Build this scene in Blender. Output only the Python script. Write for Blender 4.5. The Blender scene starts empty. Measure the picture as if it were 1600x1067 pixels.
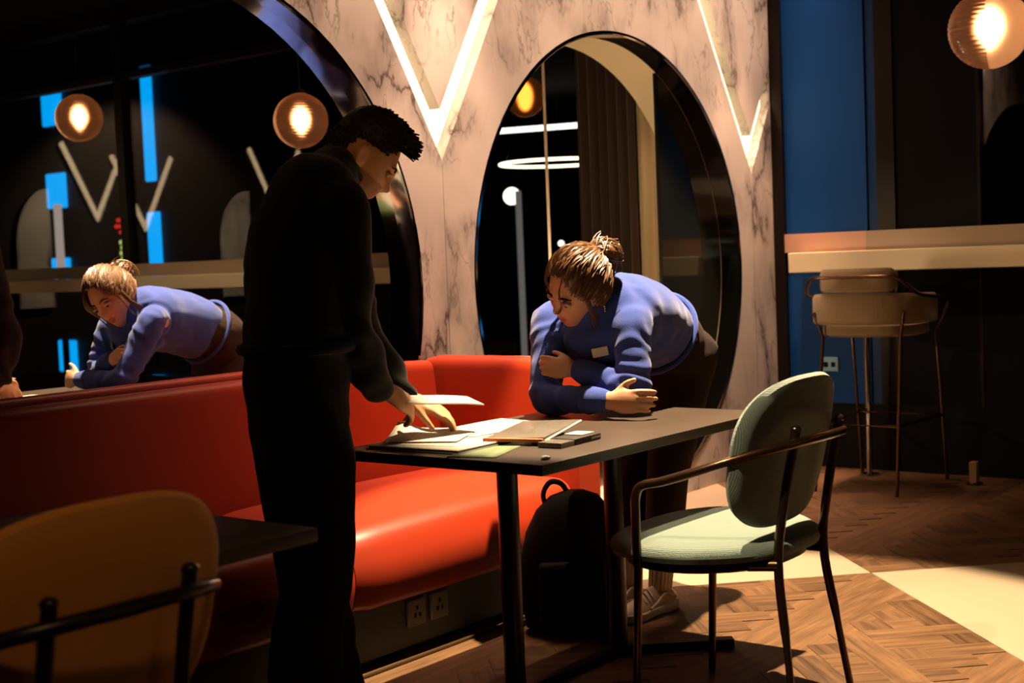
import bpy, bmesh, math, random
from mathutils import Vector, Matrix, noise
random.seed(7)
PI = math.pi
S = bpy.context.scene
COL = S.collection
# room frame: u runs along the marble wall, v out of it into the room, z up -> Blender (u, -v, z)
def L(u, v, z=0.0): return Vector((u, -v, z))

# ------------------------------------------------------------------ camera
cam_d = bpy.data.cameras.new('camera'); cam = bpy.data.objects.new('camera', cam_d); COL.objects.link(cam)
AZ, PITCH, ROLL = 0.6643, 0.0614, 0.0409
fwd_h = Vector((math.cos(AZ), math.sin(AZ), 0)); rgt_h = Vector((math.sin(AZ), -math.cos(AZ), 0)); upz = Vector((0, 0, 1))
fw = fwd_h*math.cos(PITCH) - upz*math.sin(PITCH); up0 = fwd_h*math.sin(PITCH) + upz*math.cos(PITCH)
rt = rgt_h*math.cos(ROLL) - up0*math.sin(ROLL); up = rgt_h*math.sin(ROLL) + up0*math.cos(ROLL)
cam.matrix_world = Matrix(((rt.x, up.x, -fw.x, 0), (rt.y, up.y, -fw.y, -3.7108), (rt.z, up.z, -fw.z, 1.25), (0, 0, 0, 1)))
cam_d.sensor_width = 36; cam_d.lens = 2194/1600*36; cam_d.clip_start = 0.05; cam_d.clip_end = 200
cam_d.dof.use_dof = True; cam_d.dof.focus_distance = 4.3; cam_d.dof.aperture_fstop = 4.0
S.camera = cam

# ------------------------------------------------------------------ world, light, exposure
wd = bpy.data.worlds.new('night'); S.world = wd; wd.use_nodes = True
bg = wd.node_tree.nodes['Background']; bg.inputs[0].default_value = (0.10, 0.13, 0.2, 1); bg.inputs[1].default_value = 0.012
S.view_settings.view_transform = 'Standard'; S.view_settings.look = 'None'
S.view_settings.exposure = 0.0; S.view_settings.gamma = 1.0; S.view_settings.use_curve_mapping = False

def lamp(name, kind, loc, power, color, size=0.03, aim=None, cone=60, blend=0.3):
    d = bpy.data.lights.new(name, kind); d.energy = power; d.color = color
    if kind in ('SPOT', 'POINT'): d.shadow_soft_size = size
    if kind == 'SPOT': d.spot_size = math.radians(cone); d.spot_blend = blend
    o = bpy.data.objects.new(name, d); COL.objects.link(o); o.location = loc
    if aim is not None: o.rotation_euler = (Vector(aim) - Vector(loc)).to_track_quat('-Z', 'Y').to_euler()
    return o
WARM = (1.0, 0.74, 0.45)
WASH = (1.0, 0.61, 0.40)
lamp('downlight_table', 'SPOT', L(3.95, 1.30, 3.0), 1750, WARM, 0.022, L(3.82, 1.46, 0), 52, 0.22)
lamp('downlight_chair', 'SPOT', L(1.40, 1.75, 3.0), 480, WARM, 0.02, L(3.75, 2.10, .30), 21, 0.35)
# wall washers: ceiling spots close to the marble, one per pier
lamp('downlight_pier_a', 'SPOT', L(4.36, .50, 3.3), 270, WASH, 0.05, L(4.36, 0.0, .95), 36, 0.7)
lamp('downlight_pier_b', 'SPOT', L(6.70, .48, 3.3), 265, (1.0, 0.56, 0.32), 0.05, L(6.80, 0.0, .95), 30, 0.7)
wash = lamp('cove_wash', 'AREA', L(5.35, .34, 3.38), 60, WASH, 0.05, L(5.35, -.05, 0))
wash.data.shape = 'RECTANGLE'; wash.data.size = 3.7; wash.data.size_y = .06; wash.data.spread = math.radians(56)
lamp('counter_fill', 'SPOT', L(5.7, 1.35, 2.7), 54, WARM, 0.05, L(7.0, 1.15, 1.22), 30, 0.8)  # added unseen spot that brightens the counter edge
lamp('downlight_counter_far', 'SPOT', L(5.7, 4.6, 3.3), 140, WARM, 0.05, L(7.1, 4.7, 1.0), 80, 0.7)
# added dim fill lamps, unseen; the spot brightens the mustard chair
lamp('chair_fill', 'SPOT', L(0.45, 3.5, 2.9), 36, (1.0, 0.58, 0.22), 0.10, L(1.15, 2.0, .75), 36, 0.8)
lamp('aisle_fill', 'POINT', L(0.5, 2.8, 1.9), .7, (1.0, 0.50, 0.18), 0.15)
lamp('room_fill', 'POINT', L(3.4, 4.6, 2.9), 1.5, (1.0, 0.55, 0.25), 0.15)
lamp('portal_fill', 'POINT', L(5.3, -0.26, 1.0), 26, (1.0, 0.75, 0.42), 0.06)  # added unseen point light that brightens the cream lining
lamp('curtain_fill', 'SPOT', L(6.55, -0.55, 3.2), 40, (1.0, 0.75, 0.45), 0.05, L(7.05, -0.60, 1.3), 20, 0.7)  # added unseen spot on the lit half of the curtain
lamp('man_fill', 'SPOT', L(0.9, 3.0, 2.7), 34, (1.0, 0.50, 0.20), 0.05, L(2.86, .97, 1.52), 10, 0.8)  # added unseen narrow spot that warms the man's face

# ------------------------------------------------------------------ materials
MATS = {}
def mat(name, color, rough=0.5, metal=0.0, spec=0.5, bump=None, var=None, sheen=0.0, coat=0.0, emit=None, weave=0.0):
    m = bpy.data.materials.new(name); m.use_nodes = True; nt = m.node_tree; b = nt.nodes['Principled BSDF']
    b.inputs['Base Color'].default_value = (*color, 1); b.inputs['Roughness'].default_value = rough
    b.inputs['Metallic'].default_value = metal; b.inputs['Specular IOR Level'].default_value = spec
    b.inputs['Sheen Weight'].default_value = sheen; b.inputs['Coat Weight'].default_value = coat
    if emit: b.inputs['Emission Color'].default_value = (*emit[0], 1); b.inputs['Emission Strength'].default_value = emit[1]
    tc = nt.nodes.new('ShaderNodeTexCoord')
    if var:
        n = nt.nodes.new('ShaderNodeTexNoise'); n.inputs['Scale'].default_value = var[0]; n.inputs['Detail'].default_value = 5
        nt.links.new(tc.outputs['Object'], n.inputs['Vector'])
        r = nt.nodes.new('ShaderNodeMix'); r.data_type = 'RGBA'
        c2 = [min(1, c*var[1]) for c in color]
        r.inputs[6].default_value = (*color, 1); r.inputs[7].default_value = (*c2, 1)
        nt.links.new(n.outputs['Fac'], r.inputs[0]); nt.links.new(r.outputs[2], b.inputs['Base Color'])
    if bump:
        n = nt.nodes.new('ShaderNodeTexNoise'); n.inputs['Scale'].default_value = bump[0]; n.inputs['Detail'].default_value = 3
        nt.links.new(tc.outputs['Object'], n.inputs['Vector'])
        h = n.outputs['Fac']
        if weave:
            hs = []
            for ax in ('X', 'Z'):
                w = nt.nodes.new('ShaderNodeTexWave'); w.bands_direction = ax; w.inputs['Scale'].default_value = weave; w.inputs['Distortion'].default_value = 0.8
                nt.links.new(tc.outputs['Object'], w.inputs['Vector']); hs.append(w.outputs['Fac'])
            a = nt.nodes.new('ShaderNodeMath'); a.operation = 'ADD'; nt.links.new(hs[0], a.inputs[0]); nt.links.new(hs[1], a.inputs[1])
            a2 = nt.nodes.new('ShaderNodeMath'); a2.operation = 'ADD'; nt.links.new(a.outputs[0], a2.inputs[0]); nt.links.new(h, a2.inputs[1]); h = a2.outputs[0]
        bp = nt.nodes.new('ShaderNodeBump'); bp.inputs['Strength'].default_value = bump[1]; bp.inputs['Distance'].default_value = bump[2] if len(bump) > 2 else 0.002
        nt.links.new(h, bp.inputs['Height']); nt.links.new(bp.outputs['Normal'], b.inputs['Normal'])
    MATS[name] = m
    return m
def emission(name, color, strength):
    m = bpy.data.materials.new(name); m.use_nodes = True; nt = m.node_tree; nt.nodes.clear()
    o = nt.nodes.new('ShaderNodeOutputMaterial'); e = nt.nodes.new('ShaderNodeEmission')
    e.inputs[0].default_value = (*color, 1); e.inputs[1].default_value = strength; nt.links.new(e.outputs[0], o.inputs[0])
    return m
def glass(name, tint, ior=1.5, rough=0.0):
    m = bpy.data.materials.new(name); m.use_nodes = True; nt = m.node_tree; nt.nodes.clear()
    o = nt.nodes.new('ShaderNodeOutputMaterial'); mx = nt.nodes.new('ShaderNodeMixShader'); fr = nt.nodes.new('ShaderNodeFresnel')
    t = nt.nodes.new('ShaderNodeBsdfTransparent'); g = nt.nodes.new('ShaderNodeBsdfGlossy')
    fr.inputs[0].default_value = ior; t.inputs[0].default_value = (*tint, 1); g.inputs['Roughness'].default_value = rough
    ge = nt.nodes.new('ShaderNodeNewGeometry'); io = nt.nodes.new('ShaderNodeMix'); io.inputs[2].default_value = ior; io.inputs[3].default_value = 1/ior
    nt.links.new(ge.outputs['Backfacing'], io.inputs[0]); nt.links.new(io.outputs[0], fr.inputs[0])
    nt.links.new(fr.outputs[0], mx.inputs[0]); nt.links.new(t.outputs[0], mx.inputs[1]); nt.links.new(g.outputs[0], mx.inputs[2]); nt.links.new(mx.outputs[0], o.inputs[0])
    return m
def marble():
    m = bpy.data.materials.new('marble'); m.use_nodes = True; nt = m.node_tree; b = nt.nodes['Principled BSDF']; N = nt.nodes.new; K = nt.links.new
    tc = N('ShaderNodeTexCoord'); mp = N('ShaderNodeMapping'); mp.inputs['Rotation'].default_value = (0, 0.55, 0); mp.inputs['Scale'].default_value = (1.45, 1, 0.62)
    K(tc.outputs['Object'], mp.inputs['Vector'])
    dist = N('ShaderNodeTexNoise'); dist.inputs['Scale'].default_value = 2.6; dist.inputs['Detail'].default_value = 5; dist.inputs['Roughness'].default_value = 0.62
    K(mp.outputs[0], dist.inputs['Vector'])
    sub = N('ShaderNodeVectorMath'); sub.operation = 'SUBTRACT'; sub.inputs[1].default_value = (.5, .5, .5); K(dist.outputs['Color'], sub.inputs[0])
    scl = N('ShaderNodeVectorMath'); scl.operation = 'SCALE'; scl.inputs['Scale'].default_value = 0.75; K(sub.outputs[0], scl.inputs[0])
    add = N('ShaderNodeVectorMath'); add.operation = 'ADD'; K(mp.outputs[0], add.inputs[0]); K(scl.outputs[0], add.inputs[1])
    def veins(scale, width, off):
        o = N('ShaderNodeVectorMath'); o.operation = 'ADD'; o.inputs[1].default_value = off; K(add.outputs[0], o.inputs[0])
        v = N('ShaderNodeTexVoronoi'); v.feature = 'DISTANCE_TO_EDGE'; v.inputs['Scale'].default_value = scale; K(o.outputs[0], v.inputs['Vector'])
        r = N('ShaderNodeMapRange'); r.inputs[1].default_value = 0.0; r.inputs[2].default_value = width; r.inputs[3].default_value = 1; r.inputs[4].default_value = 0
        K(v.outputs['Distance'], r.inputs[0]); return r.outputs[0]
    mask = N('ShaderNodeTexNoise'); mask.inputs['Scale'].default_value = 2.3; mask.inputs['Detail'].default_value = 2; K(tc.outputs['Object'], mask.inputs['Vector'])
    mr = N('ShaderNodeMapRange'); mr.inputs[1].default_value = .40; mr.inputs[2].default_value = .54; K(mask.outputs['Fac'], mr.inputs[0])
    def mul(a, bb):
        q = N('ShaderNodeMath'); q.operation = 'MULTIPLY'; K(a, q.inputs[0])
        if isinstance(bb, float): q.inputs[1].default_value = bb
        else: K(bb, q.inputs[1])
        return q.outputs[0]
    v1 = mul(mul(veins(1.35, 0.042, (0, 0, 0)), mr.outputs[0]), 0.95)
    v2 = mul(mul(veins(1.35, 0.18, (0, 0, 0)), mr.outputs[0]), 0.45)
    v3 = mul(veins(3.1, 0.034, (3.1, 1.2, .7)), mul(mr.outputs[0], 0.62))
    mx = N('ShaderNodeMath'); mx.operation = 'MAXIMUM'; K(v1, mx.inputs[0]); K(v2, mx.inputs[1])
    mx2 = N('ShaderNodeMath'); mx2.operation = 'MAXIMUM'; K(mx.outputs[0], mx2.inputs[0]); K(v3, mx2.inputs[1])
    cl = N('ShaderNodeTexNoise'); cl.inputs['Scale'].default_value = 1.7; cl.inputs['Detail'].default_value = 6; K(tc.outputs['Object'], cl.inputs['Vector'])
    base = N('ShaderNodeMix'); base.data_type = 'RGBA'; base.inputs[6].default_value = (0.52, 0.485, 0.45, 1); base.inputs[7].default_value = (0.33, 0.30, 0.28, 1)
    clr = N('ShaderNodeMapRange'); clr.inputs[1].default_value = .35; clr.inputs[2].default_value = .8; K(cl.outputs['Fac'], clr.inputs[0]); K(clr.outputs[0], base.inputs[0])
    fin = N('ShaderNodeMix'); fin.data_type = 'RGBA'; fin.inputs[7].default_value = (0.045, 0.032, 0.03, 1); K(base.outputs[2], fin.inputs[6]); K(mx2.outputs[0], fin.inputs[0])
    K(fin.outputs[2], b.inputs['Base Color']); b.inputs['Roughness'].default_value = 0.3
    return m
def wood(name, c1, c2, rough):
    m = bpy.data.materials.new(name); m.use_nodes = True; nt = m.node_tree; b = nt.nodes['Principled BSDF']; N = nt.nodes.new; K = nt.links.new
    tc = N('ShaderNodeTexCoord'); oi = N('ShaderNodeObjectInfo')
    mp = N('ShaderNodeMapping'); mp.inputs['Scale'].default_value = (2.2, 26, 6); K(tc.outputs['Object'], mp.inputs['Vector'])
    off = N('ShaderNodeVectorMath'); off.operation = 'ADD'; K(mp.outputs[0], off.inputs[0])
    rs = N('ShaderNodeMath'); rs.operation = 'MULTIPLY'; rs.inputs[1].default_value = 37; K(oi.outputs['Random'], rs.inputs[0]); K(rs.outputs[0], off.inputs[1])
    n = N('ShaderNodeTexNoise'); n.inputs['Scale'].default_value = 1.6; n.inputs['Detail'].default_value = 7; n.inputs['Roughness'].default_value = .62; K(off.outputs[0], n.inputs['Vector'])
    mr = N('ShaderNodeMapRange'); mr.inputs[1].default_value = .3; mr.inputs[2].default_value = .72; K(n.outputs['Fac'], mr.inputs[0])
    a = N('ShaderNodeMath'); a.operation = 'MULTIPLY_ADD'; a.inputs[1].default_value = .7; K(mr.outputs[0], a.inputs[0])
    r2 = N('ShaderNodeMath'); r2.operation = 'MULTIPLY'; r2.inputs[1].default_value = .35; K(oi.outputs['Random'], r2.inputs[0]); K(r2.outputs[0], a.inputs[2])
    mx = N('ShaderNodeMix'); mx.data_type = 'RGBA'; mx.inputs[6].default_value = (*c1, 1); mx.inputs[7].default_value = (*c2, 1); K(a.outputs[0], mx.inputs[0])
    K(mx.outputs[2], b.inputs['Base Color']); b.inputs['Roughness'].default_value = rough; b.inputs['Specular IOR Level'].default_value = .22
    bp = N('ShaderNodeBump'); bp.inputs['Strength'].default_value = .25; bp.inputs['Distance'].default_value = .001; K(n.outputs['Fac'], bp.inputs['Height']); K(bp.outputs[0], b.inputs['Normal'])
    return m
def paper_mat(name, lines):
    m = mat(name, (0.42, 0.375, 0.31), 0.7)
    nt = m.node_tree; b = nt.nodes['Principled BSDF']; N = nt.nodes.new; K = nt.links.new
    tc = N('ShaderNodeTexCoord'); w = N('ShaderNodeTexWave'); w.bands_direction = 'Y'; w.inputs['Scale'].default_value = lines; w.inputs['Distortion'].default_value = 0.6; w.inputs['Detail'].default_value = 3
    K(tc.outputs['Object'], w.inputs['Vector'])
    n = N('ShaderNodeTexNoise'); n.inputs['Scale'].default_value = 90; n.inputs['Detail'].default_value = 4; K(tc.outputs['Object'], n.inputs['Vector'])
    g = N('ShaderNodeMath'); g.operation = 'GREATER_THAN'; g.inputs[1].default_value = .93; K(w.outputs['Fac'], g.inputs[0])
    g2 = N('ShaderNodeMath'); g2.operation = 'GREATER_THAN'; g2.inputs[1].default_value = .5; K(n.outputs['Fac'], g2.inputs[0])
    mu = N('ShaderNodeMath'); mu.operation = 'MULTIPLY'; K(g.outputs[0], mu.inputs[0]); K(g2.outputs[0], mu.inputs[1])
    mx = N('ShaderNodeMix'); mx.data_type = 'RGBA'; mx.inputs[6].default_value = (0.42, 0.375, 0.31, 1); mx.inputs[7].default_value = (0.25, 0.2, 0.18, 1); K(mu.outputs[0], mx.inputs[0]); K(mx.outputs[2], b.inputs['Base Color'])
    return m
def globe_mat(name, tint, rough, mixf):
    m = bpy.data.materials.new(name); m.use_nodes = True; nt = m.node_tree; nt.nodes.clear(); N = nt.nodes.new; K = nt.links.new
    o = N('ShaderNodeOutputMaterial'); r = N('ShaderNodeBsdfRefraction'); r.inputs['Color'].default_value = (*tint, 1); r.inputs['Roughness'].default_value = rough; r.inputs['IOR'].default_value = 1.30
    t = N('ShaderNodeBsdfTranslucent'); t.inputs[0].default_value = (*tint, 1); g = N('ShaderNodeBsdfGlossy'); g.inputs['Roughness'].default_value = .1
    m1 = N('ShaderNodeMixShader'); m1.inputs[0].default_value = mixf; K(r.outputs[0], m1.inputs[1]); K(t.outputs[0], m1.inputs[2])
    fr = N('ShaderNodeFresnel'); fr.inputs[0].default_value = 1.35; m2 = N('ShaderNodeMixShader'); K(fr.outputs[0], m2.inputs[0]); K(m1.outputs[0], m2.inputs[1]); K(g.outputs[0], m2.inputs[2]); K(m2.outputs[0], o.inputs[0])
    return m
def curtain_like(name, c, rough=.9): return mat(name, c, rough, sheen=.3, bump=(120, .2))

M_MARBLE = marble()
M_WOOD = wood('dark_oak', (0.020, 0.010, 0.005), (0.20, 0.105, 0.05), 0.5)
M_WOODBASE = mat('floor_bed', (0.035, 0.02, 0.012), 0.6)
M_TILE = mat('cream_floor', (0.372, 0.2914, 0.2046), 0.35, spec=0.3, var=(3, .94))
M_DARK = mat('dark_wall', (0.018, 0.013, 0.010), 0.7, spec=0.1)
M_CEIL = mat('dark_ceiling', (0.02, 0.015, 0.012), 0.85, spec=0.1)
M_CHROME = mat('dark_chrome', (0.34, 0.34, 0.36), 0.06, metal=1)
M_MIRROR = mat('mirror_silver', (0.80, 0.80, 0.80), 0.0, metal=1)
M_SMOKE = mat('smoked_glass', (0.012, 0.014, 0.010), 0.06, spec=0.2)
M_LINING = mat('cream_lining', (0.80, 0.68, 0.48), 0.3)
M_GLASS = glass('window_glass', (0.80, 0.82, 0.84), 1.75)
M_CLEAR = glass('clear_glass', (0.9, 0.9, 0.9), 1.3)
M_TINT = glass('tinted_glass', (0.25, 0.24, 0.24), 1.3)
M_FRAME = mat('bronze_frame', (0.014, 0.011, 0.009), 0.35, spec=0.15, metal=.4)
M_BLUE = mat('blue_lit_column', (0.003, 0.046, 0.20), 0.5, spec=0.12)  # blue light falling on the column, put into its base colour
M_BLUED = mat('deep_blue_lit_column', (0.006, 0.035, 0.12), 0.35, spec=0.12)  # the same blue light, coloured deeper on the column's side
M_COUNTER = mat('cream_counter', (0.645, 0.54, 0.36), 0.45)
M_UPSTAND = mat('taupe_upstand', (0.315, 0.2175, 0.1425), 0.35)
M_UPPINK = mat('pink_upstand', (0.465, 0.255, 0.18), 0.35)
M_BLACKP = mat('black_plinth', (0.005, 0.005, 0.005), 0.6, spec=0.08)
M_VLIGHT = emission('warm_led', (1.0, 0.70, 0.38), 3.6)
M_VSIDE = mat('channel_marble', (0.85, 0.72, 0.6), 0.5)
M_RED = mat('red_leather', (0.3024, 0.02592, 0.00576), 0.42, spec=.45, bump=(260, .08, .001))
M_GREY = mat('grey_plinth', (0.08, 0.084, 0.076), 0.6, spec=0.15, bump=(200, .2))
M_TABLE = mat('dark_table', (0.039, 0.027, 0.0195), 0.36, spec=0.22, var=(14, 1.5))
M_BLACK = mat('black_metal', (0.022, 0.018, 0.015), 0.32, metal=.6)
M_BRONZE = mat('bronze_tube', (0.10, 0.055, 0.03), 0.25, metal=.9)
M_TEAL = mat('sage_fabric', (0.145, 0.195, 0.162), 0.85, spec=0.12, sheen=.35, bump=(400, .5, .002), weave=85, var=(60, .8))
M_MUST = mat('mustard_fabric', (0.624, 0.272, 0.056), 0.85, spec=0.12, sheen=.2, bump=(400, .4, .002), weave=85)
M_BEIGE = mat('beige_fabric', (0.22, 0.155, 0.088), 0.85, spec=0.12, sheen=.2, bump=(400, .5, .002), weave=85)
M_BAG = mat('black_nylon', (0.004, 0.004, 0.004), 0.75, spec=0.12, bump=(180, .3))
M_PAPER = paper_mat('written_paper', 26)
M_PLAIN = mat('plain_paper', (0.40, 0.35, 0.28), 0.7)
M_FOLDER = mat('black_card', (0.03, 0.022, 0.018), 0.5, spec=0.2)
M_GREEN = mat('green_card', (0.14, 0.20, 0.075), 0.6, var=(6, .5))
M_ORANGE = mat('orange_spine', (0.56, 0.126, 0.035), 0.5)
M_ACRYL = mat('clear_plastic', (0.17, 0.145, 0.115), 0.22, spec=.7, var=(40, .6))
M_WHITE = mat('white_plastic', (0.465, 0.4464, 0.4092), 0.4)
M_SKIN = mat('skin', (0.54, 0.265, 0.148), 0.55, var=(30, .9))
M_SKIN2 = mat('tan_skin', (0.50, 0.22, 0.10), 0.55, var=(30, .9))
M_LIP = mat('lip', (0.35, 0.084, 0.063), 0.4)
M_STUB = mat('stubble_skin', (0.27, 0.115, 0.052), 0.7)
M_EYE = mat('eye_white', (0.22, 0.18, 0.15), 0.3)
M_IRIS = mat('iris', (0.03, 0.018, 0.01), 0.15)
M_HAIR = mat('brown_hair', (0.124, 0.05456, 0.0186), 0.42, spec=.6)
M_HAIRD = mat('dark_hair', (0.014, 0.009, 0.006), 0.5, spec=0.2)
M_WOOL = mat('blue_wool', (0.0341, 0.0589, 0.2604), 0.9, spec=0.1, sheen=.2, bump=(330, .5, .002), var=(160, .8))
M_TROUS = mat('brown_trousers', (0.022, 0.012, 0.008), 0.8, spec=0.1, bump=(200, .3), sheen=.03)
M_SWEAT = mat('black_sweater', (0.011, 0.009, 0.008), 0.9, spec=0.1, bump=(250, .4), sheen=.1)
M_PANTS = mat('black_trousers', (0.012, 0.010, 0.009), 0.85, spec=0.1, bump=(200, .3))
M_SOCK = mat('cream_sock', (0.4464, 0.3596, 0.2356), 0.9, bump=(150, .4))
M_SHOE = mat('cream_shoe', (0.4092, 0.3224, 0.2232), 0.5, var=(22, .62))
M_SOLE = mat('pale_sole', (0.4464, 0.3844, 0.3224), 0.5)
M_SHOED = mat('black_shoe', (0.012, 0.010, 0.010), 0.4)
M_GOLD = mat('gold', (0.9, 0.6, 0.25), 0.2, metal=1)
M_CURTB = curtain_like('brown_curtain', (0.050, 0.026, 0.016))
M_CURTC = curtain_like('lit_curtain_half', (0.62, 0.46, 0.27))  # lit half of the curtain, its light put into the colour
M_RIB = globe_mat('ribbed_glass', (0.80, 0.35, 0.19), .50, .03)
M_SMOOTH = globe_mat('frosted_glass', (0.95, 0.52, 0.33), .60, .16)
M_BULB = emission('bulb', (1.0, 0.70, 0.38), 44)
M_RING = emission('ring_led', (1.0, 0.86, 0.58), 3.0)
M_STRIPW = emission('cool_strip', (1.0, 0.92, 0.86), 2.2)
M_LED = emission('blue_led', (0.0, 0.41, 1.0), 2.0)
M_LEDDIM = emission('dim_blue_led', (0.01, 0.14, 0.6), 0.8)
M_REDN = emission('red_neon', (1.0, 0.03, 0.02), 1.2)
M_YEL = emission('yellow_neon', (0.8, 1.0, 0.25), 1.2)
M_WHITEL = emission('white_lamp', (1.0, 0.92, 0.76), 2.5)
M_POSTL = emission('lit_pole', (1.0, 0.78, 0.66), 0.7)

# ------------------------------------------------------------------ mesh helpers
class MB:
    def __init__(s): s.v = []; s.f = []; s.sm = []
    def add(s, vs, fs, smooth=True):
        n = len(s.v); s.v += [Vector(p) for p in vs]; s.f += [tuple(i+n for i in f) for f in fs]; s.sm += [smooth]*len(fs); return s
    def box(s, a, b, rot=None, pivot=None):
        x0, y0, z0 = a; x1, y1, z1 = b
        vs = [Vector(p) for p in ((x0,y0,z0),(x1,y0,z0),(x1,y1,z0),(x0,y1,z0),(x0,y0,z1),(x1,y0,z1),(x1,y1,z1),(x0,y1,z1))]
        if rot is not None:
            pv = Vector(pivot) if pivot is not None else Vector(((x0+x1)/2, (y0+y1)/2, (z0+z1)/2))
            vs = [rot @ (p - pv) + pv for p in vs]
        return s.add(vs, [(0,3,2,1),(4,5,6,7),(0,1,5,4),(1,2,6,5),(2,3,7,6),(3,0,4,7)], False)
    def bbox(s, a, b, r=0.01, seg=2, rot=None):           # bevelled box
        bm = bmesh.new(); bmesh.ops.create_cube(bm, size=1)
        c = (Vector(a)+Vector(b))/2; d = Vector(b)-Vector(a)
        for v in bm.verts: v.co = Vector((v.co.x*d.x, v.co.y*d.y, v.co.z*d.z))
        bmesh.ops.bevel(bm, geom=bm.edges[:], offset=r, segments=seg, affect='EDGES', profile=.6)
        if rot is not None:
            for v in bm.verts: v.co = rot @ v.co
        bm.verts.index_update()
        s.add([v.co + c for v in bm.verts], [[v.index for v in f.verts] for f in bm.faces], seg > 1); bm.free(); return s
    def loft(s, rings, closed_u=True, cap=True, smooth=True):
        n = len(rings[0]); vs = [p for r in rings for p in r]; fs = []
        for i in range(len(rings)-1):
            for j in range(n if closed_u else n-1):
                k = (j+1) % n; fs.append((i*n+j, i*n+k, (i+1)*n+k, (i+1)*n+j))
        if cap and closed_u: fs.append(tuple(range(n-1, -1, -1))); m = (len(rings)-1)*n; fs.append(tuple(range(m, m+n)))
        return s.add(vs, fs, smooth)
    def tube(s, pts, r, seg=10, closed=False, cap=True, flat=1.0):
        pts = [Vector(p) for p in pts]; n = len(pts); rr = r if isinstance(r, (list, tuple)) else [r]*n
        rings = []; prev = None
        for i, p in enumerate(pts):
            t = (pts[(i+1) % n]-pts[i-1]) if (closed or 0 < i < n-1) else (pts[1]-pts[0] if i == 0 else pts[-1]-pts[-2])
            t.normalize()
            if prev is None: a = t.orthogonal().normalized() if abs(t.z) > .9 else Vector((0,0,1)).cross(t).normalized()
            else: a = (prev - t*prev.dot(t)).normalized()
            prev = a; b = t.cross(a)
            rings.append([p + (a*math.cos(q*2*PI/seg)*flat + b*math.sin(q*2*PI/seg))*rr[i] for q in range(seg)])
        if closed: rings.append(rings[0])
        return s.loft(rings, cap=cap and not closed)
    def limb(s, pts, rad, seg=16, n=6, upv=None):        # smooth tapered limb with round ends; rad: (r) or (ra, rb)
        P, R = spline(pts, [(x, x) if not isinstance(x, tuple) else x for x in rad], n)
        t0 = (P[0]-P[1]).normalized(); t1 = (P[-1]-P[-2]).normalized()
        caps = (.97, .8, .5)
        def capring(c, t, r, k):
            h = math.sqrt(max(0, 1-k*k)); return c + t*h*min(r), (r[0]*k, r[1]*k)
        A = [capring(P[0], t0, R[0], k) for k in (.12, .5, .85)]; B = [capring(P[-1], t1, R[-1], k) for k in (.85, .5, .12)]
        PP = [a[0] for a in A]+P+[b[0] for b in B]; RR = [a[1] for a in A]+R+[b[1] for b in B]
        rings = []; prev = Vector(upv) if upv is not None else None
        for i, p in enumerate(PP):
            t = (PP[min(i+1, len(PP)-1)]-PP[max(i-1, 0)]).normalized()
            if prev is None: prev = t.orthogonal()
            a = (prev - t*prev.dot(t)).normalized(); prev = a; b = t.cross(a)
            rings.append([p + a*math.cos(q*2*PI/seg)*RR[i][0] + b*math.sin(q*2*PI/seg)*RR[i][1] for q in range(seg)])
        return s.loft(rings)
    def ball(s, c, r, nu=24, nv=14, fn=None, rot=None):
        c = Vector(c); r = r if isinstance(r, (tuple, list)) else (r, r, r); vs = []; fs = []
        for i in range(nv+1):
            th = PI*i/nv
            for j in range(nu):
                ph = 2*PI*j/nu; p = Vector((math.sin(th)*math.cos(ph)*r[0], math.sin(th)*math.sin(ph)*r[1], math.cos(th)*r[2]))
                if fn: p = fn(p)
                if rot is not None: p = rot @ p
                vs.append(c+p)
        for i in range(nv):
            for j in range(nu):
                k = (j+1) % nu; fs.append((i*nu+j, (i+1)*nu+j, (i+1)*nu+k, i*nu+k))
        return s.add(vs, fs)
    def lathe(s, prof, c=(0,0,0), seg=48, axis='Z'):
        c = Vector(c); rings = []
        for q in range(seg):
            a = 2*PI*q/seg; ring = []
            for (r, h) in prof:
                if axis == 'Z': ring.append(c+Vector((r*math.cos(a), r*math.sin(a), h)))
                else: ring.append(c+Vector((r*math.cos(a), h, r*math.sin(a))))
            rings.append(ring)
        rings.append(rings[0]); return s.loft(rings, closed_u=False)
    def prism(s, poly, h0, h1, axis='Z'):
        n = len(poly)
        f = (lambda p, h: Vector((p[0], p[1], h))) if axis == 'Z' else ((lambda p, h: Vector((p[0], h, p[1]))) if axis == 'Y' else (lambda p, h: Vector((h, p[0], p[1]))))
        vs = [f(p, h0) for p in poly]+[f(p, h1) for p in poly]
        return s.add(vs, [tuple(range(n-1, -1, -1)), tuple(range(n, 2*n))]+[(i, (i+1) % n, n+(i+1) % n, n+i) for i in range(n)], False)
    def xf(s, mtx): s.v = [mtx @ p for p in s.v]; return s
    def mesh(s, name):
        me = bpy.data.meshes.new(name); me.from_pydata([tuple(p) for p in s.v], [], s.f)
        me.polygons.foreach_set('use_smooth', s.sm); me.update()
        bm = bmesh.new(); bm.from_mesh(me); bmesh.ops.remove_doubles(bm, verts=bm.verts[:], dist=1e-5); bmesh.ops.recalc_face_normals(bm, faces=bm.faces[:]); bm.to_mesh(me); bm.free()
        me.set_sharp_from_angle(angle=math.radians(42))
        return me
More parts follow.
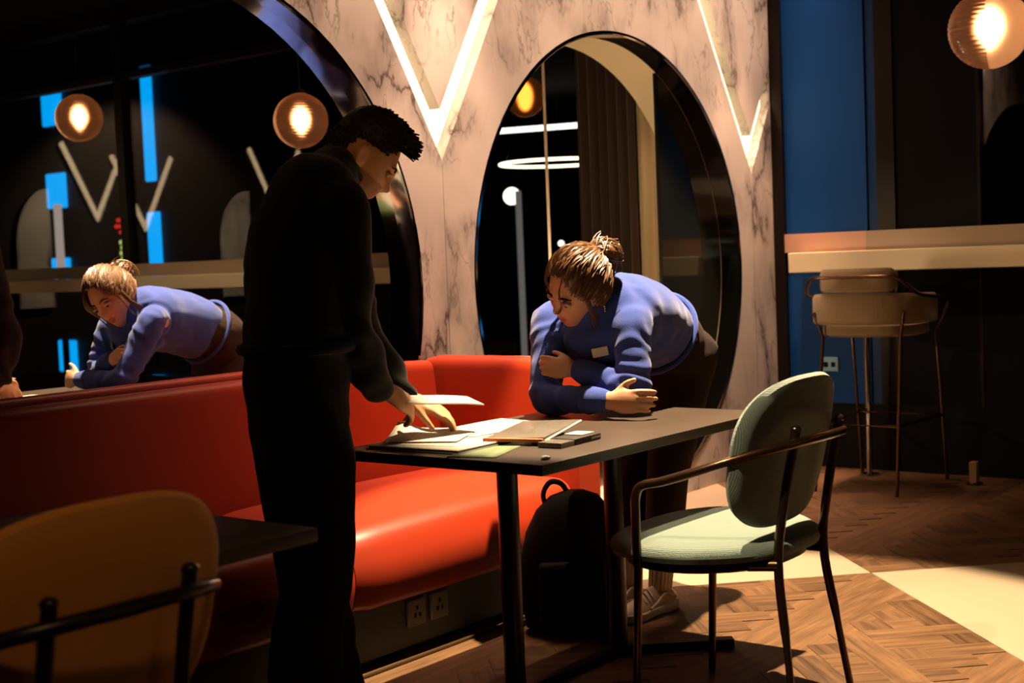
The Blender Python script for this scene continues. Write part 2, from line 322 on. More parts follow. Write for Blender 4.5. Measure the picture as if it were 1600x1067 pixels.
def spline(pts, rad, n=6):
    pts = [Vector(p) for p in pts]; P = []; R = []
    if len(pts) == 2:
        for k in range(n+1):
            t = k/n; P.append(pts[0].lerp(pts[1], t)); R.append(tuple(a+(b-a)*t for a, b in zip(rad[0], rad[1])))
        return P, R
    ext = [pts[0]*2-pts[1]]+pts+[pts[-1]*2-pts[-2]]
    for i in range(len(pts)-1):
        a, b, c, d = ext[i:i+4]
        for k in range(n):
            t = k/n; P.append(0.5*((2*b)+(c-a)*t+(2*a-5*b+4*c-d)*t*t+(3*b-a-3*c+d)*t**3))
            ts = t*t*(3-2*t); R.append(tuple(x+(y-x)*ts for x, y in zip(rad[i], rad[i+1])))
    P.append(pts[-1]); R.append(rad[-1]); return P, R
def curve(pts, n=8, closed=False):
    pts = [Vector(p) for p in pts]
    if closed:
        m = len(pts); out = []
        for i in range(m):
            a, b, c, d = pts[i-1], pts[i], pts[(i+1) % m], pts[(i+2) % m]
            for k in range(n):
                t = k/n; out.append(0.5*((2*b)+(c-a)*t+(2*a-5*b+4*c-d)*t*t+(3*b-a-3*c+d)*t**3))
        return out
    return spline(pts, [(1,)]*len(pts), n)[0]
def smooth(a, b, x):
    t = max(0, min(1, (x-a)/(b-a))); return t*t*(3-2*t)

def place(o, parent):
    COL.objects.link(o)
    if parent is not None: o.parent = parent
def obj(name, mb, m, parent=None):
    me = mb.mesh(name) if isinstance(mb, MB) else mb
    if m is not None: me.materials.clear(); me.materials.append(m)
    o = bpy.data.objects.new(name, me); place(o, parent); return o
def tag(o, label, cat, group=None):
    o['label'] = label; o['category'] = cat
    if group: o['group'] = group
    return o
def thing(name, label, cat, loc=(0,0,0), rz=0, group=None):
    o = bpy.data.objects.new(name, None); COL.objects.link(o); o.location = loc; o.rotation_euler = (0, 0, rz); o.empty_display_size = .1
    return tag(o, label, cat, group)
def struct(name, mb=None, m=None, parent=None, loc=None):
    if mb is None: o = bpy.data.objects.new(name, None); place(o, parent)
    else: o = obj(name, mb, m, parent)
    if parent is None: o['kind'] = 'structure'
    return o
def flat_mesh(name, outer, holes, thick):        # outline with holes in the X-Z plane, extruded backwards (+Y) by thick
    cu = bpy.data.curves.new(name, 'CURVE'); cu.dimensions = '2D'; cu.fill_mode = 'BOTH'; cu.extrude = thick/2
    for pl in [outer]+holes:
        sp = cu.splines.new('POLY'); sp.points.add(len(pl)-1); sp.use_cyclic_u = True
        for p, q in zip(sp.points, pl): p.co = (q[0], q[1], 0, 1)
    o = bpy.data.objects.new(name, cu); COL.objects.link(o)
    dg = bpy.context.evaluated_depsgraph_get(); dg.update(); me = bpy.data.meshes.new_from_object(o.evaluated_get(dg))
    bpy.data.objects.remove(o)
    me.transform(Matrix(((1,0,0,0),(0,0,-1,thick/2),(0,1,0,0),(0,0,0,1))))
    return me
def modified(mb, mods):                          # evaluate a modifier stack to a plain mesh
    me = mb.mesh('tmp') if isinstance(mb, MB) else mb; o = bpy.data.objects.new('tmp', me); COL.objects.link(o)
    for t, kw in mods:
        q = o.modifiers.new(t, t)
        for k, v in kw.items(): setattr(q, k, v)
    dg = bpy.context.evaluated_depsgraph_get(); dg.update(); r = bpy.data.meshes.new_from_object(o.evaluated_get(dg)); bpy.data.objects.remove(o)
    return r
def fuse(mb, voxel, iters=4, fac=.5):
    me = modified(mb, [('REMESH', dict(mode='VOXEL', voxel_size=voxel, use_smooth_shade=True)), ('SMOOTH', dict(factor=fac, iterations=iters))])
    for p in me.polygons: p.use_smooth = True
    return me
def wrinkle(me, amp, scale, extra=None):
    me.update(); out = []
    for v in me.vertices:
        p = v.co; n = v.normal
        d = amp*(noise.noise(p*scale)+.5*noise.noise(p*scale*2.3))
        if extra: d += extra(p, n)
        out.append(p + n*d)
    for v, c in zip(me.vertices, out): v.co = c
    me.update(); return me

# ================================================================== SETTING
# ---- floor: cream and dark herringbone laid as a big chequerboard turned 45 degrees
SUM0, DIF0 = 6.455, 3.405
fl = struct('floor', MB().box((-6, -9.5, -.12), (7.34, 10, -.003)).box((7.34, .3, -.12), (18, 10, -.003)), M_WOOD)
def quad_uv(pts): return [(p[0], -p[1]) for p in pts]
def uv_from(sm, df): return ((sm+df)/2, (sm-df)/2)
def tile(s0, s1, d0, d1, name, m, z=0.0, loc=True):
    pts = [uv_from(s0, d0), uv_from(s1, d0), uv_from(s1, d1), uv_from(s0, d1)]
    o = obj(name, MB().prism(quad_uv(pts), -.025, z), m, fl); return o
tile(-1.0, SUM0-.002, DIF0+.002, 11.5, 'floor_tile', M_TILE)
tile(SUM0+.002, 10.6, -3.0, DIF0-.002, 'floor_tile', M_TILE)
PLK = {}
def plank(s0, s1, d0, d1):
    if s1-s0 < .012 or d1-d0 < .012: return
    g = .0016; w, h = (s1-s0)/math.sqrt(2)-g, (d1-d0)/math.sqrt(2)-g
    if w <= .004 or h <= .004: return
    long_s = w >= h; a, b = (w, h) if long_s else (h, w); key = (round(a, 3), round(b, 3))
    if key not in PLK: PLK[key] = MB().box((-a/2, -b/2, -.02), (a/2, b/2, 0)).mesh('plank'); PLK[key].materials.append(M_WOOD)
    u, v = uv_from((s0+s1)/2, (d0+d1)/2); o = bpy.data.objects.new('plank', PLK[key]); COL.objects.link(o); o.parent = fl
    # growing sum = (+u,+v) -> Blender (1,-1); growing dif = (+u,-v) -> Blender (1,1)
    o.location = (u, -v, random.uniform(-.0008, 0)); o.rotation_euler = (0, 0, -PI/4 if long_s else PI/4)
def herringbone(s_lo, s_hi, d_lo, d_hi, keep):
    W, n = .155, 5; LN = W*n                          # in sum/dif units (metres * sqrt2)
    cnt = 0
    for i in range(-40, 90):
        for j in range(-14, 30):
            bs, bd = i*W + j*LN, i*W - j*LN
            for (a0, a1, b0, b1) in ((bs, bs+LN, bd, bd+W), (bs-W, bs, bd-LN+W, bd+W)):
                x0, x1, y0, y1 = max(a0+s_lo, s_lo), min(a1+s_lo, s_hi), max(b0+d_lo, d_lo), min(b1+d_lo, d_hi)
                if x1-x0 < .02 or y1-y0 < .02: continue
                u, v = uv_from((x0+x1)/2, (y0+y1)/2)
                if keep(u, v): plank(x0, x1, y0, y1); cnt += 1
    return cnt
c1 = herringbone(3.2, SUM0, -.6, DIF0, lambda u, v: u > 2.7 and .7 < v < 3.3 and u-v > .2)
c2 = herringbone(SUM0, 9.6, DIF0, 7.3, lambda u, v: u < 7.15 and -.02 < v < 2.2)
print('planks', c1, c2)

# ---- marble wall with round openings and V shaped light channels between them
ZT = 3.2; R0, ZC = 1.14, 1.146; CENT = [0.44, 3.04, 5.645]; WT = .35
def circ(u, r=R0, n=96): return [(u+r*math.cos(2*PI*k/n), ZC+r*math.sin(2*PI*k/n)) for k in range(n)]
wall = struct('wall_back')
VT = [1.73, 4.33, 6.93]; ZTIP, ZN = 1.644, 1.85; TOPV = 3.2; SL = (4.33-3.976)/(2.24-1.644); WV = (ZN-ZTIP)*SL
def vside(ut, side, z): return ut + side*SL*(z-ZTIP)
def vin(ut, side, z): return ut + side*SL*(z-ZN)
def panel(outer, holes=[]):
    return obj('marble_panel', flat_mesh('marble_panel', outer, holes, WT), M_MARBLE, wall)
G = .0015
panel([(-1.5, -.02), (VT[0]-G, -.02), (VT[0]-G, ZTIP), (vside(VT[0], -1, ZT), ZT), (-1.5, ZT)])
panel([(VT[0]+G, -.02), (VT[1]-G, -.02), (VT[1]-G, ZTIP), (vside(VT[1], -1, ZT), ZT), (vside(VT[0], 1, ZT), ZT), (VT[0]+G, ZTIP)], [circ(CENT[1])])
panel([(VT[1]+G, -.02), (VT[2]-G, -.02), (VT[2]-G, ZTIP), (vside(VT[2], -1, ZT), ZT), (vside(VT[1], 1, ZT), ZT), (VT[1]+G, ZTIP)], [circ(CENT[2])])
ze = ZTIP + (7.17-6.93)/SL
panel([(VT[2]+G, -.02), (7.17, -.02), (7.17, ze), (VT[2]+G, ZTIP)])
for ut in VT[:2]: panel([(ut, ZN), (vin(ut, 1, ZT), ZT), (vin(ut, -1, ZT), ZT)])
zi = ZN + (7.17-6.93)/SL
panel([(VT[2], ZN), (7.17, zi), (7.17, ZT), (vin(VT[2], -1, ZT), ZT)])
obj('marble_edge', MB().box((7.156, .001, -.02), (7.17, WT, 3.2)), M_MARBLE, wall)
# V lights: LED strip at the back of each channel
CH = .055
for k, ut in enumerate(VT):
    lab = ['warm white V shaped light channel recessed in the marble, beyond the left round mirror',
           'warm white V shaped light channel in the marble between the two round openings',
           'warm white V shaped light channel in the marble at its right end'][k]
    t = tag(bpy.data.objects.new('wall_light', None), lab, 'light', None); COL.objects.link(t); t.location = L(ut, 0, ZTIP)
    zt = 3.15
    for sd in (-1, 1):
        zz = zt if not (k == 2 and sd == 1) else zi-.01
        zo = zt if not (k == 2 and sd == 1) else ze-.01
        a = [(0, 0), (0, ZN-ZTIP), (vin(0, sd, zz), zz-ZTIP), (vside(0, sd, zo), zo-ZTIP)]
        obj('diffuser', MB().prism(a, CH, CH+.01, 'Y'), M_VLIGHT, t)
# ---- round mirror (left opening)
mr = thing('wall_mirror', 'large round mirror recessed in the marble behind the red sofa, with dark chrome rim', 'mirror', L(CENT[1], 0, ZC))
obj('mirror_rim', MB().lathe([(1.138, -.004), (1.126, -.006), (1.120, .0), (1.120, .108), (1.138, .108)], seg=96, axis='Y'), M_CHROME, mr)
obj('mirror_glass', MB().lathe([(0.0, .092), (1.1195, .092), (1.1195, .096), (0.0, .096)], seg=96, axis='Y'), M_MIRROR, mr).rotation_euler = (0, 0, -.012)
# ---- round portal (right opening)
pt = thing('round_portal', 'large round opening with dark chrome rim and cream lining, behind the bending woman', 'opening', L(CENT[2], 0, ZC))
obj('portal_rim', MB().lathe([(1.138, -.004), (1.126, -.006), (1.120, .0), (1.120, .112), (1.138, .112)], seg=96, axis='Y'), M_CHROME, pt)
obj('portal_lining', MB().lathe([(1.139, .113), (1.122, .113), (1.122, WT), (1.139, WT)], seg=96, axis='Y'), M_LINING, pt)
x0 = 6.16-CENT[2]; zz0 = math.sqrt(1.121**2-x0**2)
arc = [(1.119*math.cos(a), 1.119*math.sin(a)) for a in [math.atan2(-zz0, x0)+(2*math.atan2(zz0, x0))*k/30 for k in range(31)]]
obj('smoked_panel', MB().prism(arc, .114, .126, 'Y'), M_SMOKE, pt)
obj('panel_edge', MB().box((x0-.008, .112, -zz0), (x0, .128, zz0)), M_FRAME, pt)
# ---- window wall at right angles to the marble
win = struct('wall_right')
def wbox(name, v0, v1, z0, z1, u0, u1, m, parent=win): return obj(name, MB().box((u0, -v1, z0), (u1, -v0, z1)), m, parent)
wbox('corner_post', -.0, .066, 0, 3.3, 7.171, 7.26, M_FRAME)
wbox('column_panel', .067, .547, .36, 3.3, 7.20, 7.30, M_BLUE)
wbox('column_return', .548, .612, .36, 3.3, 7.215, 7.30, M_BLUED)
wbox('dark_sheet', .614, 1.15, .36, 3.3, 7.205, 7.23, mat('matte_black', (.006, .006, .007), .7, spec=0.05))  # matte black sheet added so this bay shows no reflections
wbox('lower_dark_sheet', 1.166, 3.28, .36, 1.088, 7.205, 7.23, MATS['matte_black'])  # matte black sheet added to hide the sofa's reflection below the counter
wbox('dark_sheet_edge', 1.15, 1.165, .36, 3.3, 7.20, 7.232, M_FRAME)
wbox('dado_panel', .067, 9.4, 0, .36, 7.205, 7.30, M_BLACKP)
MULL = [.66, 3.34, 6.03, 8.8]
for v in MULL: wbox('mullion', v-.05, v+.05, .36, 3.3, 7.19, 7.30, M_FRAME)
wbox('transom', .613, 9.4, 2.84, 2.90, 7.195, 7.29, M_FRAME)
wbox('window_head', -.35, 9.4, 3.3, 3.45, 7.16, 7.34, M_FRAME)
wn = 1
for a, b in zip(MULL[:-1], MULL[1:]):
    w1 = struct('window_%d' % wn); wn += 1
    obj('window_pane', MB().box((7.235, -b+.05, .36), (7.245, -a-.05, 2.84)), M_GLASS, w1)
    obj('clerestory_pane', MB().box((7.235, -b+.05, 2.90), (7.245, -a-.05, 3.3)), M_TINT, w1)
# upstand strip and counter
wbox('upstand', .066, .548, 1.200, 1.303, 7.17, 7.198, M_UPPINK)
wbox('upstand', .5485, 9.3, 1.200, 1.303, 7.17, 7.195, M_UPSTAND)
ct = thing('bar_counter', 'long narrow cream window counter with thick edge, behind the bar stool', 'counter', L(7.08, 0.16, 0))
obj('counter_slab', MB().bbox((7.0-7.08, -9.05, 1.09), (7.168-7.08, -.01, 1.199), .004, 1), M_COUNTER, ct)
pole_v = .60
obj('leg', MB().tube([(7.03-7.08, -(pole_v-.16), 0.0), (7.03-7.08, -(pole_v-.16), 1.09)], .017, 14), M_CHROME, ct)
obj('foot_plate', MB().lathe([(0, 0), (.05, 0), (.05, .008), (0, .01)], (7.03-7.08, -(pole_v-.16), 0), 24), M_CHROME, ct)
for vv in (3.3, 6.0, 8.7): obj('leg', MB().tube([(7.05-7.08, -vv+.16, 0.0), (7.05-7.08, -vv+.16, 1.09)], .017, 12), M_CHROME, ct)
# wall socket on the blue column
so = thing('wall_socket', 'pale socket plate low on the blue column behind the bar stool', 'socket', L(7.2, .31, .575))
obj('face_plate', MB().bbox((-.012, -.05, -.04), (-.001, .05, .04), .003, 1), mat('blue_white_plate', (0.20, 0.42, 0.62), .4), so)
for dy in (-.022, .022): obj('socket_insert', MB().box((-.016, dy-.012, -.015), (-.011, dy+.012, .012)), M_BLACKP, so)
# small brass stub on the floor by the window
st = thing('floor_stub', 'small upright brass stub on dark floor below window, far right', 'post', L(6.96, 1.19, 0))
obj('stub_post', MB().bbox((-.02, -.02, .008), (.02, .02, .115), .003, 1), mat('dull_brass', (.30, .17, .07), .5), st)
obj('stub_base', MB().bbox((-.032, -.032, 0), (.032, .032, .008), .002, 1), M_BRONZE, st)
# ceiling and the far sides of the room
struct('ceiling', MB().box((-5, -9.4, 3.45), (7.34, 9.8, 3.55)).box((7.34, .3, 3.45), (18, 9.8, 3.55)), M_CEIL)
struct('wall_left', MB().box((-4.1, -9.4, 0), (-4.0, 9.8, 3.45)), M_DARK)
wf = struct('wall_front', MB().box((-4.0, -9.4, 0), (7.3, -9.3, 3.45)), M_DARK)
for u_, w_ in ((3.41, .22), (6.12, .20)):           # pale arched marble panels on the wall behind the viewer, seen twice reflected
    obj('arch_panel', MB().prism([(u_-w_, .9), (u_+w_, .9)]+[(u_-w_+2*w_*math.cos(q), 1.55+.60*math.sin(q)) for q in [PI/2*k/10 for k in range(11)]], 0, .03, 'Y').xf(Matrix.Translation((0, -9.29, 0))), M_MARBLE, wf)
lamp('arch_panel_fill', 'SPOT', L(4.7, 8.3, 3.3), 800, WARM, .05, L(4.7, 9.3, 1.5), 110, .5)  # added unseen spot that brightens the arched panels
for u_, z_ in ((4.70, 1.68), (2.74, 1.82), (5.32, 1.80)):
    t = tag(bpy.data.objects.new('wall_light', None), {4.70: 'V shaped wall light seen faintly in the mirror beside the tall blue panel', 2.74: 'V shaped wall light seen faintly in the mirror beside the right globe', 5.32: 'V shaped wall light seen faintly in the mirror under the left globe'}[u_], 'light', 'wall lights behind the viewer'); COL.objects.link(t); t.location = L(u_, 9.29, z_)
    for sd in (-1, 1): obj('diffuser', MB().prism([(0, 0), (0, .09), (sd*.385, .86), (sd*.42, .83)], 0, .03, 'Y'), M_VLIGHT, t)
struct('wall_back_room', MB().box((-4, 9.6, 0), (18, 9.7, 3.45)), M_DARK)
struct('wall_back_side', MB().box((17.9, .4, 0), (18, 9.6, 3.45)), M_DARK)

# ---- what hangs and glows behind the portal
def curtain(name, label, m, v0, v1, u, z0, z1, nf, amp, phase):
    n = nf*12; front = []; 
    for q in range(n+1):
        t = q/n; v = v0+(v1-v0)*t; front.append((u+amp*math.sin(2*PI*nf*t+phase)*(0.8+.4*noise.noise(Vector((t*9, phase, 0)))), -v))
    mb = MB(); rows = []
    for z, k in ((z0, 1.1), (z0+.8, 1.0), (z1-.5, .85), (z1, .6)):
        rows.append([Vector((u+(x-u)*k, y, z)) for x, y in front])
    mb.loft(rows, closed_u=False)
    me = modified(mb, [('SOLIDIFY', dict(thickness=.006))])
    t = thing(name, label, 'curtain', L(u, (v0+v1)/2, 0)); me.transform(Matrix.Translation(-t.location)); obj('curtain_cloth', me, m, t)
    obj('curtain_heading', MB().box((-.03, -(max(v0, v1))-t.location.y, z1-.005), (.03, -(min(v0, v1))-t.location.y, z1+.05)), m, t)
    return t
curtain('curtain', 'dark brown full-length curtain seen through the round opening', M_CURTB, -1.25, -.835, 7.06, .02, 3.25, 6, .035, .3)
curtain('curtain', 'lit half of the full-length curtain, coloured cream, inside the round opening', M_CURTC, -.83, -.45, 7.06, .02, 3.25, 4, .03, 1.2)
rl = thing('ring_pendant', 'thin glowing ring pendant hanging beyond the round opening', 'lamp', L(9.95, -3.5, 2.035))
obj('ring', MB().tube([(.50*math.cos(a), .50*math.sin(a), 0) for a in [2*PI*k/64 for k in range(64)]], .013, 8, closed=True), M_RING, rl)
for a in (0.6, 2.7, 4.8): obj('hanging_wire', MB().tube([(.50*math.cos(a), .50*math.sin(a), .01), (.02*math.cos(a), .02*math.sin(a), 1.41)], .002, 5), M_BLACK, rl)
gpx = thing('globe_pendant', 'orange glowing globe pendant seen through the top left of the round opening', 'lamp', L(7.54, -2.0, 2.30))
obj('globe_shade', MB().ball((0, 0, 0), .135, 32, 20), globe_mat('amber_glass', (.8, .3, .08), .5, .05), gpx)
obj('bulb', MB().ball((0, 0, 0), (.04, .04, .075), 16, 10), emission('amber_bulb', (1.0, .62, .26), 5), gpx)
obj('cord', MB().tube([(0, 0, .13), (0, 0, 1.15)], .003, 6), M_BLACK, gpx)
ln = thing('linear_pendant', 'long white linear ceiling light far behind the round opening', 'lamp', L(15.4, -7.7, 2.95))
obj('diffuser', MB().box((-.9, -.05, -.03), (.9, .05, .03), Matrix.Rotation(math.radians(-73), 3, 'Z')), M_STRIPW, ln)
for q in (-.6, .6): obj('hanging_wire', MB().tube([(q*math.cos(math.radians(-73)), q*math.sin(math.radians(-73)), .03), (q*math.cos(math.radians(-73)), q*math.sin(math.radians(-73)), .5)], .004, 5), M_BLACK, ln)
jl = thing('glass_joint', 'thin pale vertical pole standing inside the round opening', 'pole', L(5.61, -.42, 0))
obj('pole_tube', MB().tube([(0, 0, 0), (0, 0, 3.44)], .008, 8), mat('pale_pole', (.75, .6, .48), .35, metal=.5), jl)
def dot(name, label, p, r, m, cat='light'):
    t = thing(name, label, cat, p); obj('bulb', MB().ball((0, 0, 0), r, 12, 8), m, t); obj('stem', MB().tube([(0, 0, -p[2]), (0, 0, -r*.8)], .015, 6), M_BLACK, t); return t
dot('table_lamp', 'round white lamp glowing in the dark beyond the round opening', L(12.7, -6.15, 1.92), .10, M_WHITEL)
dot('table_lamp', 'tiny white lamp low in the dark beyond the round opening', L(13.0, -5.7, 1.36), .035, M_WHITEL)
pl = thing('light_column', 'slim pale lit column behind the round white lamp, beyond the opening', 'column', L(12.3, -5.75, 0))
obj('column_shaft', MB().tube([(0, 0, .02), (0, 0, 1.95)], .035, 10), mat('pale_column', (.5, .48, .45), .4, emit=((.8, .75, .7), .12)), pl); obj('column_foot', MB().lathe([(0, 0), (.12, 0), (.12, .02), (0, .02)], (0, 0, 0), 20), M_BLACK, pl)

# ---- outside the window: a dark tower with blue LED panels, small signs
tw = thing('office_tower', 'dark tower outside the windows with blue glowing panels, seen in the mirror', 'building', L(14.06, 15.5, -8))
obj('facade', MB().box((0, -5.5, 0), (4, 5.5, 22)), mat('tower_cladding', (.01, .012, .018), .6), tw)
def led(v0, v1, z0, z1, m=M_LED, name='light_panel'):
    return obj(name, MB().bbox((-.06, 15.5-v1, z0+8), (-.001, 15.5-v0, z1+8), .02, 1), m, tw)
led(17.27, 17.84, 3.80, 4.40); led(17.27, 17.84, 2.38, 2.98); led(17.28, 17.81, 1.10, 1.52); led(17.24, 17.76, -.46, .09)
led(14.74, 15.00, 2.67, 4.52); led(14.70, 15.02, 1.05, 2.18); led(14.81, 15.14, -.95, -.47); led(17.3, 17.8, 5.24, 5.75, M_LEDDIM)
for dz, a_, b_ in ((0, 15.70, 15.80), (.10, 15.66, 15.92), (.20, 15.74, 15.86)): led(a_, b_, 1.86+dz, 1.92+dz, M_REDN, 'red_sign')
for k in range(4): led(15.72+.03*(k % 2), 15.78+.03*(k % 2), 1.42+.09*k, 1.49+.09*k, M_YEL, 'yellow_sign')
pp = thing('lit_mast', 'slim mast with a pale lit top outside the windows, seen in the mirror', 'pole', L(13.7, 17.05, -8))
obj('mast_shaft', MB().tube([(0, 0, 0), (0, 0, 9.2)], .06, 10), M_BLACKP, pp); obj('lit_tube', MB().tube([(0, 0, 9.2), (0, 0, 10.42)], .07, 10), M_POSTL, pp); obj('mast_base', MB().box((-.2, -.2, 0), (.2, .2, .3)), M_BLACKP, pp)

# ---- globe pendants
def globe(label, u, v, z, r=.157):
    t = thing('globe_pendant', label, 'lamp', L(u, v, z), 0, 'ribbed glass globe pendants')
    rot = Matrix.Rotation(math.radians(0), 3, 'Z')
    prof = []
    n = 150
    def shell(a0, a1, rib, rad):
        rings = []
        for i in range(n+1):
            th = .06+(PI-.12)*i/n; k = rad*(1+(.012*abs(math.sin(th*26)) if rib else 0))
            rings.append([Vector((k*math.sin(th)*math.cos(a0+(a1-a0)*q/40), k*math.sin(th)*math.sin(a0+(a1-a0)*q/40), k*math.cos(th))) for q in range(41)])
        return MB().loft(rings, closed_u=False)
    obj('ribbed_half', shell(0.25, PI+.25, True, r*.985), M_RIB, t)          # towards the marble wall
    obj('smooth_half', shell(PI+.25, 2*PI+.25, False, r), M_SMOOTH, t)        # towards the room
    b = MB().ball((0, 0, .0), (.036, .036, .058), 16, 12, lambda p: Vector((p.x*(1-.5*smooth(0, -.06, p.z)), p.y*(1-.5*smooth(0, -.06, p.z)), p.z)))
    bo = obj('bulb', b, M_BULB, t)
    obj('lamp_cap', MB().lathe([(0, r*.98), (.035, r*.98), (.03, r*1.12), (0, r*1.14)], (0, 0, 0), 24), M_BRONZE, t)
    obj('cord', MB().tube([(0, 0, r*1.1), (0, 0, 3.45-z)], .003, 6), M_BLACK, t)
    return t
globe('bronze pink ribbed glass globe pendant glowing at the top right corner', 5.407, 1.844, 2.035, .152)
globe('ribbed glass globe pendant out of frame, seen only at the left of the round mirror', 5.40, 3.925, 2.243, .152)

# ================================================================== FURNITURE
def world_part(name, mb, m, t):                       # geometry given in world coordinates, parented to thing t
    mb.xf(Matrix.Translation(-t.location)); return obj(name, mb, m, t)
# ---- red corner sofa
sf = thing('corner_sofa', 'long red leather banquette with a short return at its far end, below the round mirror', 'sofa', L(2.2, .4, 0))
def vz(prof, u, su=1.0, cz=.33, cv=.45): return [L(u, cv+(v-cv)*su, cz+(z-cz)*su) for v, z in prof]
def fillet_prof(pts, r, n=5):
    out = []
    for i, p in enumerate(pts):
        a, b, c = Vector(pts[i-1]), Vector(p), Vector(pts[(i+1) % len(pts)]); rr = r[i] if isinstance(r, list) else r
        d1, d2 = (a-b), (c-b); k = min(rr, d1.length*.45, d2.length*.45); p1 = b+d1.normalized()*k; p2 = b+d2.normalized()*k
        for q in range(n+1):
            t = q/n; out.append(((1-t)**2*p1+2*t*(1-t)*b+t*t*p2)[:])
    return out
seat_p = fillet_prof([(.125, .20), (.125, .445), (.745, .435), (.790, .30), (.765, .19)], [.01, .02, .085, .06, .03], 7)
def seat(u0, u1):
    n = 16; rings = []
    for q in range(n+1):
        t = q/n; u = u0+(u1-u0)*t; e = min(u-u0, u1-u); s = 1-.05*(1-smooth(0, .05, e))**2
        rings.append(vz([(v+.006*math.sin(t*PI)*(v > .5)+.004*noise.noise(Vector((u*4, v*6, z*3))), z+.008*math.sin(t*PI)*(z > .4)) for v, z in seat_p], u, s))
    return world_part('seat_cushion', MB().loft(rings), M_RED, sf)
for a, b in ((-.6, .70), (.704, 1.55), (1.554, 2.955), (2.959, 4.105)): seat(a, b)
back_p = fillet_prof([(.012, .20), (.012, .865), (.105, .865), (.150, .42), (.150, .20)], [.01, .03, .045, .1, .02], 6)
def back(u0, u1):
    n = 10; rings = []
    for q in range(n+1):
        u = u0+(u1-u0)*q/n; e = min(u-u0, u1-u); s = 1-.03*(1-smooth(0, .03, e))**2; rings.append(vz(back_p, u, s, .5, .08))
    return world_part('backrest', MB().loft(rings), M_RED, sf)
back(-.6, 1.55); back(1.553, 4.10)
ret_p = fillet_prof([(4.25, .14), (4.25, .868), (4.135, .868), (4.105, .45), (4.105, .14)], [.02, .05, .05, .1, .02], 6)
rings = []
for q in range(13):
    v = .02+(.775-.02)*q/12; e = min(v-.02, .775-v); s = 1-.10*(1-smooth(0, .07, e))**2
    rings.append([L(4.18+(u-4.18)*s, v, .5+(z-.5)*(1-.03*(1-smooth(0, .07, e))**2)) for u, z in ret_p])
world_part('return_backrest', MB().loft(rings), M_RED, sf)
world_part('plinth', MB().box(L(-.6, .705, .02), L(4.16, .05, .20)), M_GREY, sf)
world_part('kick_board', MB().box(L(-.6, .690, 0), L(4.16, .06, .02)), M_BLACKP, sf)
tr = struct('floor_light_line', MB().box(L(2.2, .772, 0), L(4.1, .760, .006)), mat('light_line_strip', (.12, .07, .03), .35, metal=.6))  # metal strip standing in for a thin line of light on the floor
for k, (u, lab) in enumerate(((3.275, 'left of two dark socket plates on the grey sofa plinth'), (3.385, 'right of two dark socket plates on the grey sofa plinth'))):
    t = thing('power_socket', lab, 'socket', L(u, .7065, .125), 0, 'sockets on the sofa plinth')
    obj('face_plate', MB().bbox((-.043, -.012, -.043), (.043, -.0005, .043), .004, 1), mat('grey_plate%d' % k, (.16, .15, .12), .4), t)
    for dx, dz in ((0, .016), (-.011, -.008), (.011, -.008)): obj('socket_slot', MB().box((dx-.004, -.0135, dz-.006), (dx+.004, -.011, dz+.006)), M_BLACKP, t)

# ---- tables
def table(label, u, v, group):
    t = thing('cafe_table', label, 'table', L(u, v, 0), 0, group)
    obj('tabletop', MB().bbox((-.590, -.352, .706), (.590, .352, .735), .004, 2), M_TABLE, t)
    for sx in (-1, 1):
        x = sx*.262
        lg = obj('leg', MB().tube([(x, .02, .02), (x, .02, .700)], .030, 20), M_BLACK, t)
        obj('top_plate', MB().bbox((x-.09, -.11, .697), (x+.09, .13, .7055), .003, 1), M_BLACK, t)
        for sy in (-1, 1):
            d = Vector((sx*.66, sy*.75, 0)).normalized(); n = Vector((-d.y, d.x, 0)); p = Vector((x, .02, 0)); e = p+d*.36
            mb = MB(); mb.add([p-n*.02, e-n*.02, e+n*.02, p+n*.02]+[q+Vector((0, 0, .028)) for q in (p-n*.02, e-n*.02, e+n*.02, p+n*.02)], [(0,3,2,1),(4,5,6,7),(0,1,5,4),(1,2,6,5),(2,3,7,6),(3,0,4,7)], False)
            obj('foot', mb, M_BLACK, t)
    obj('floor_rail', MB().bbox((-.262, .003, .002), (.262, .037, .026), .004, 1), M_BLACK, t)
    return t
table('dark rectangular table with papers on it, between the man and the bending woman', 3.311, 1.306, 'dark two column tables')
table('dark rectangular table at lower left, bare, behind the mustard chair', 1.308, 1.372, 'dark two column tables')

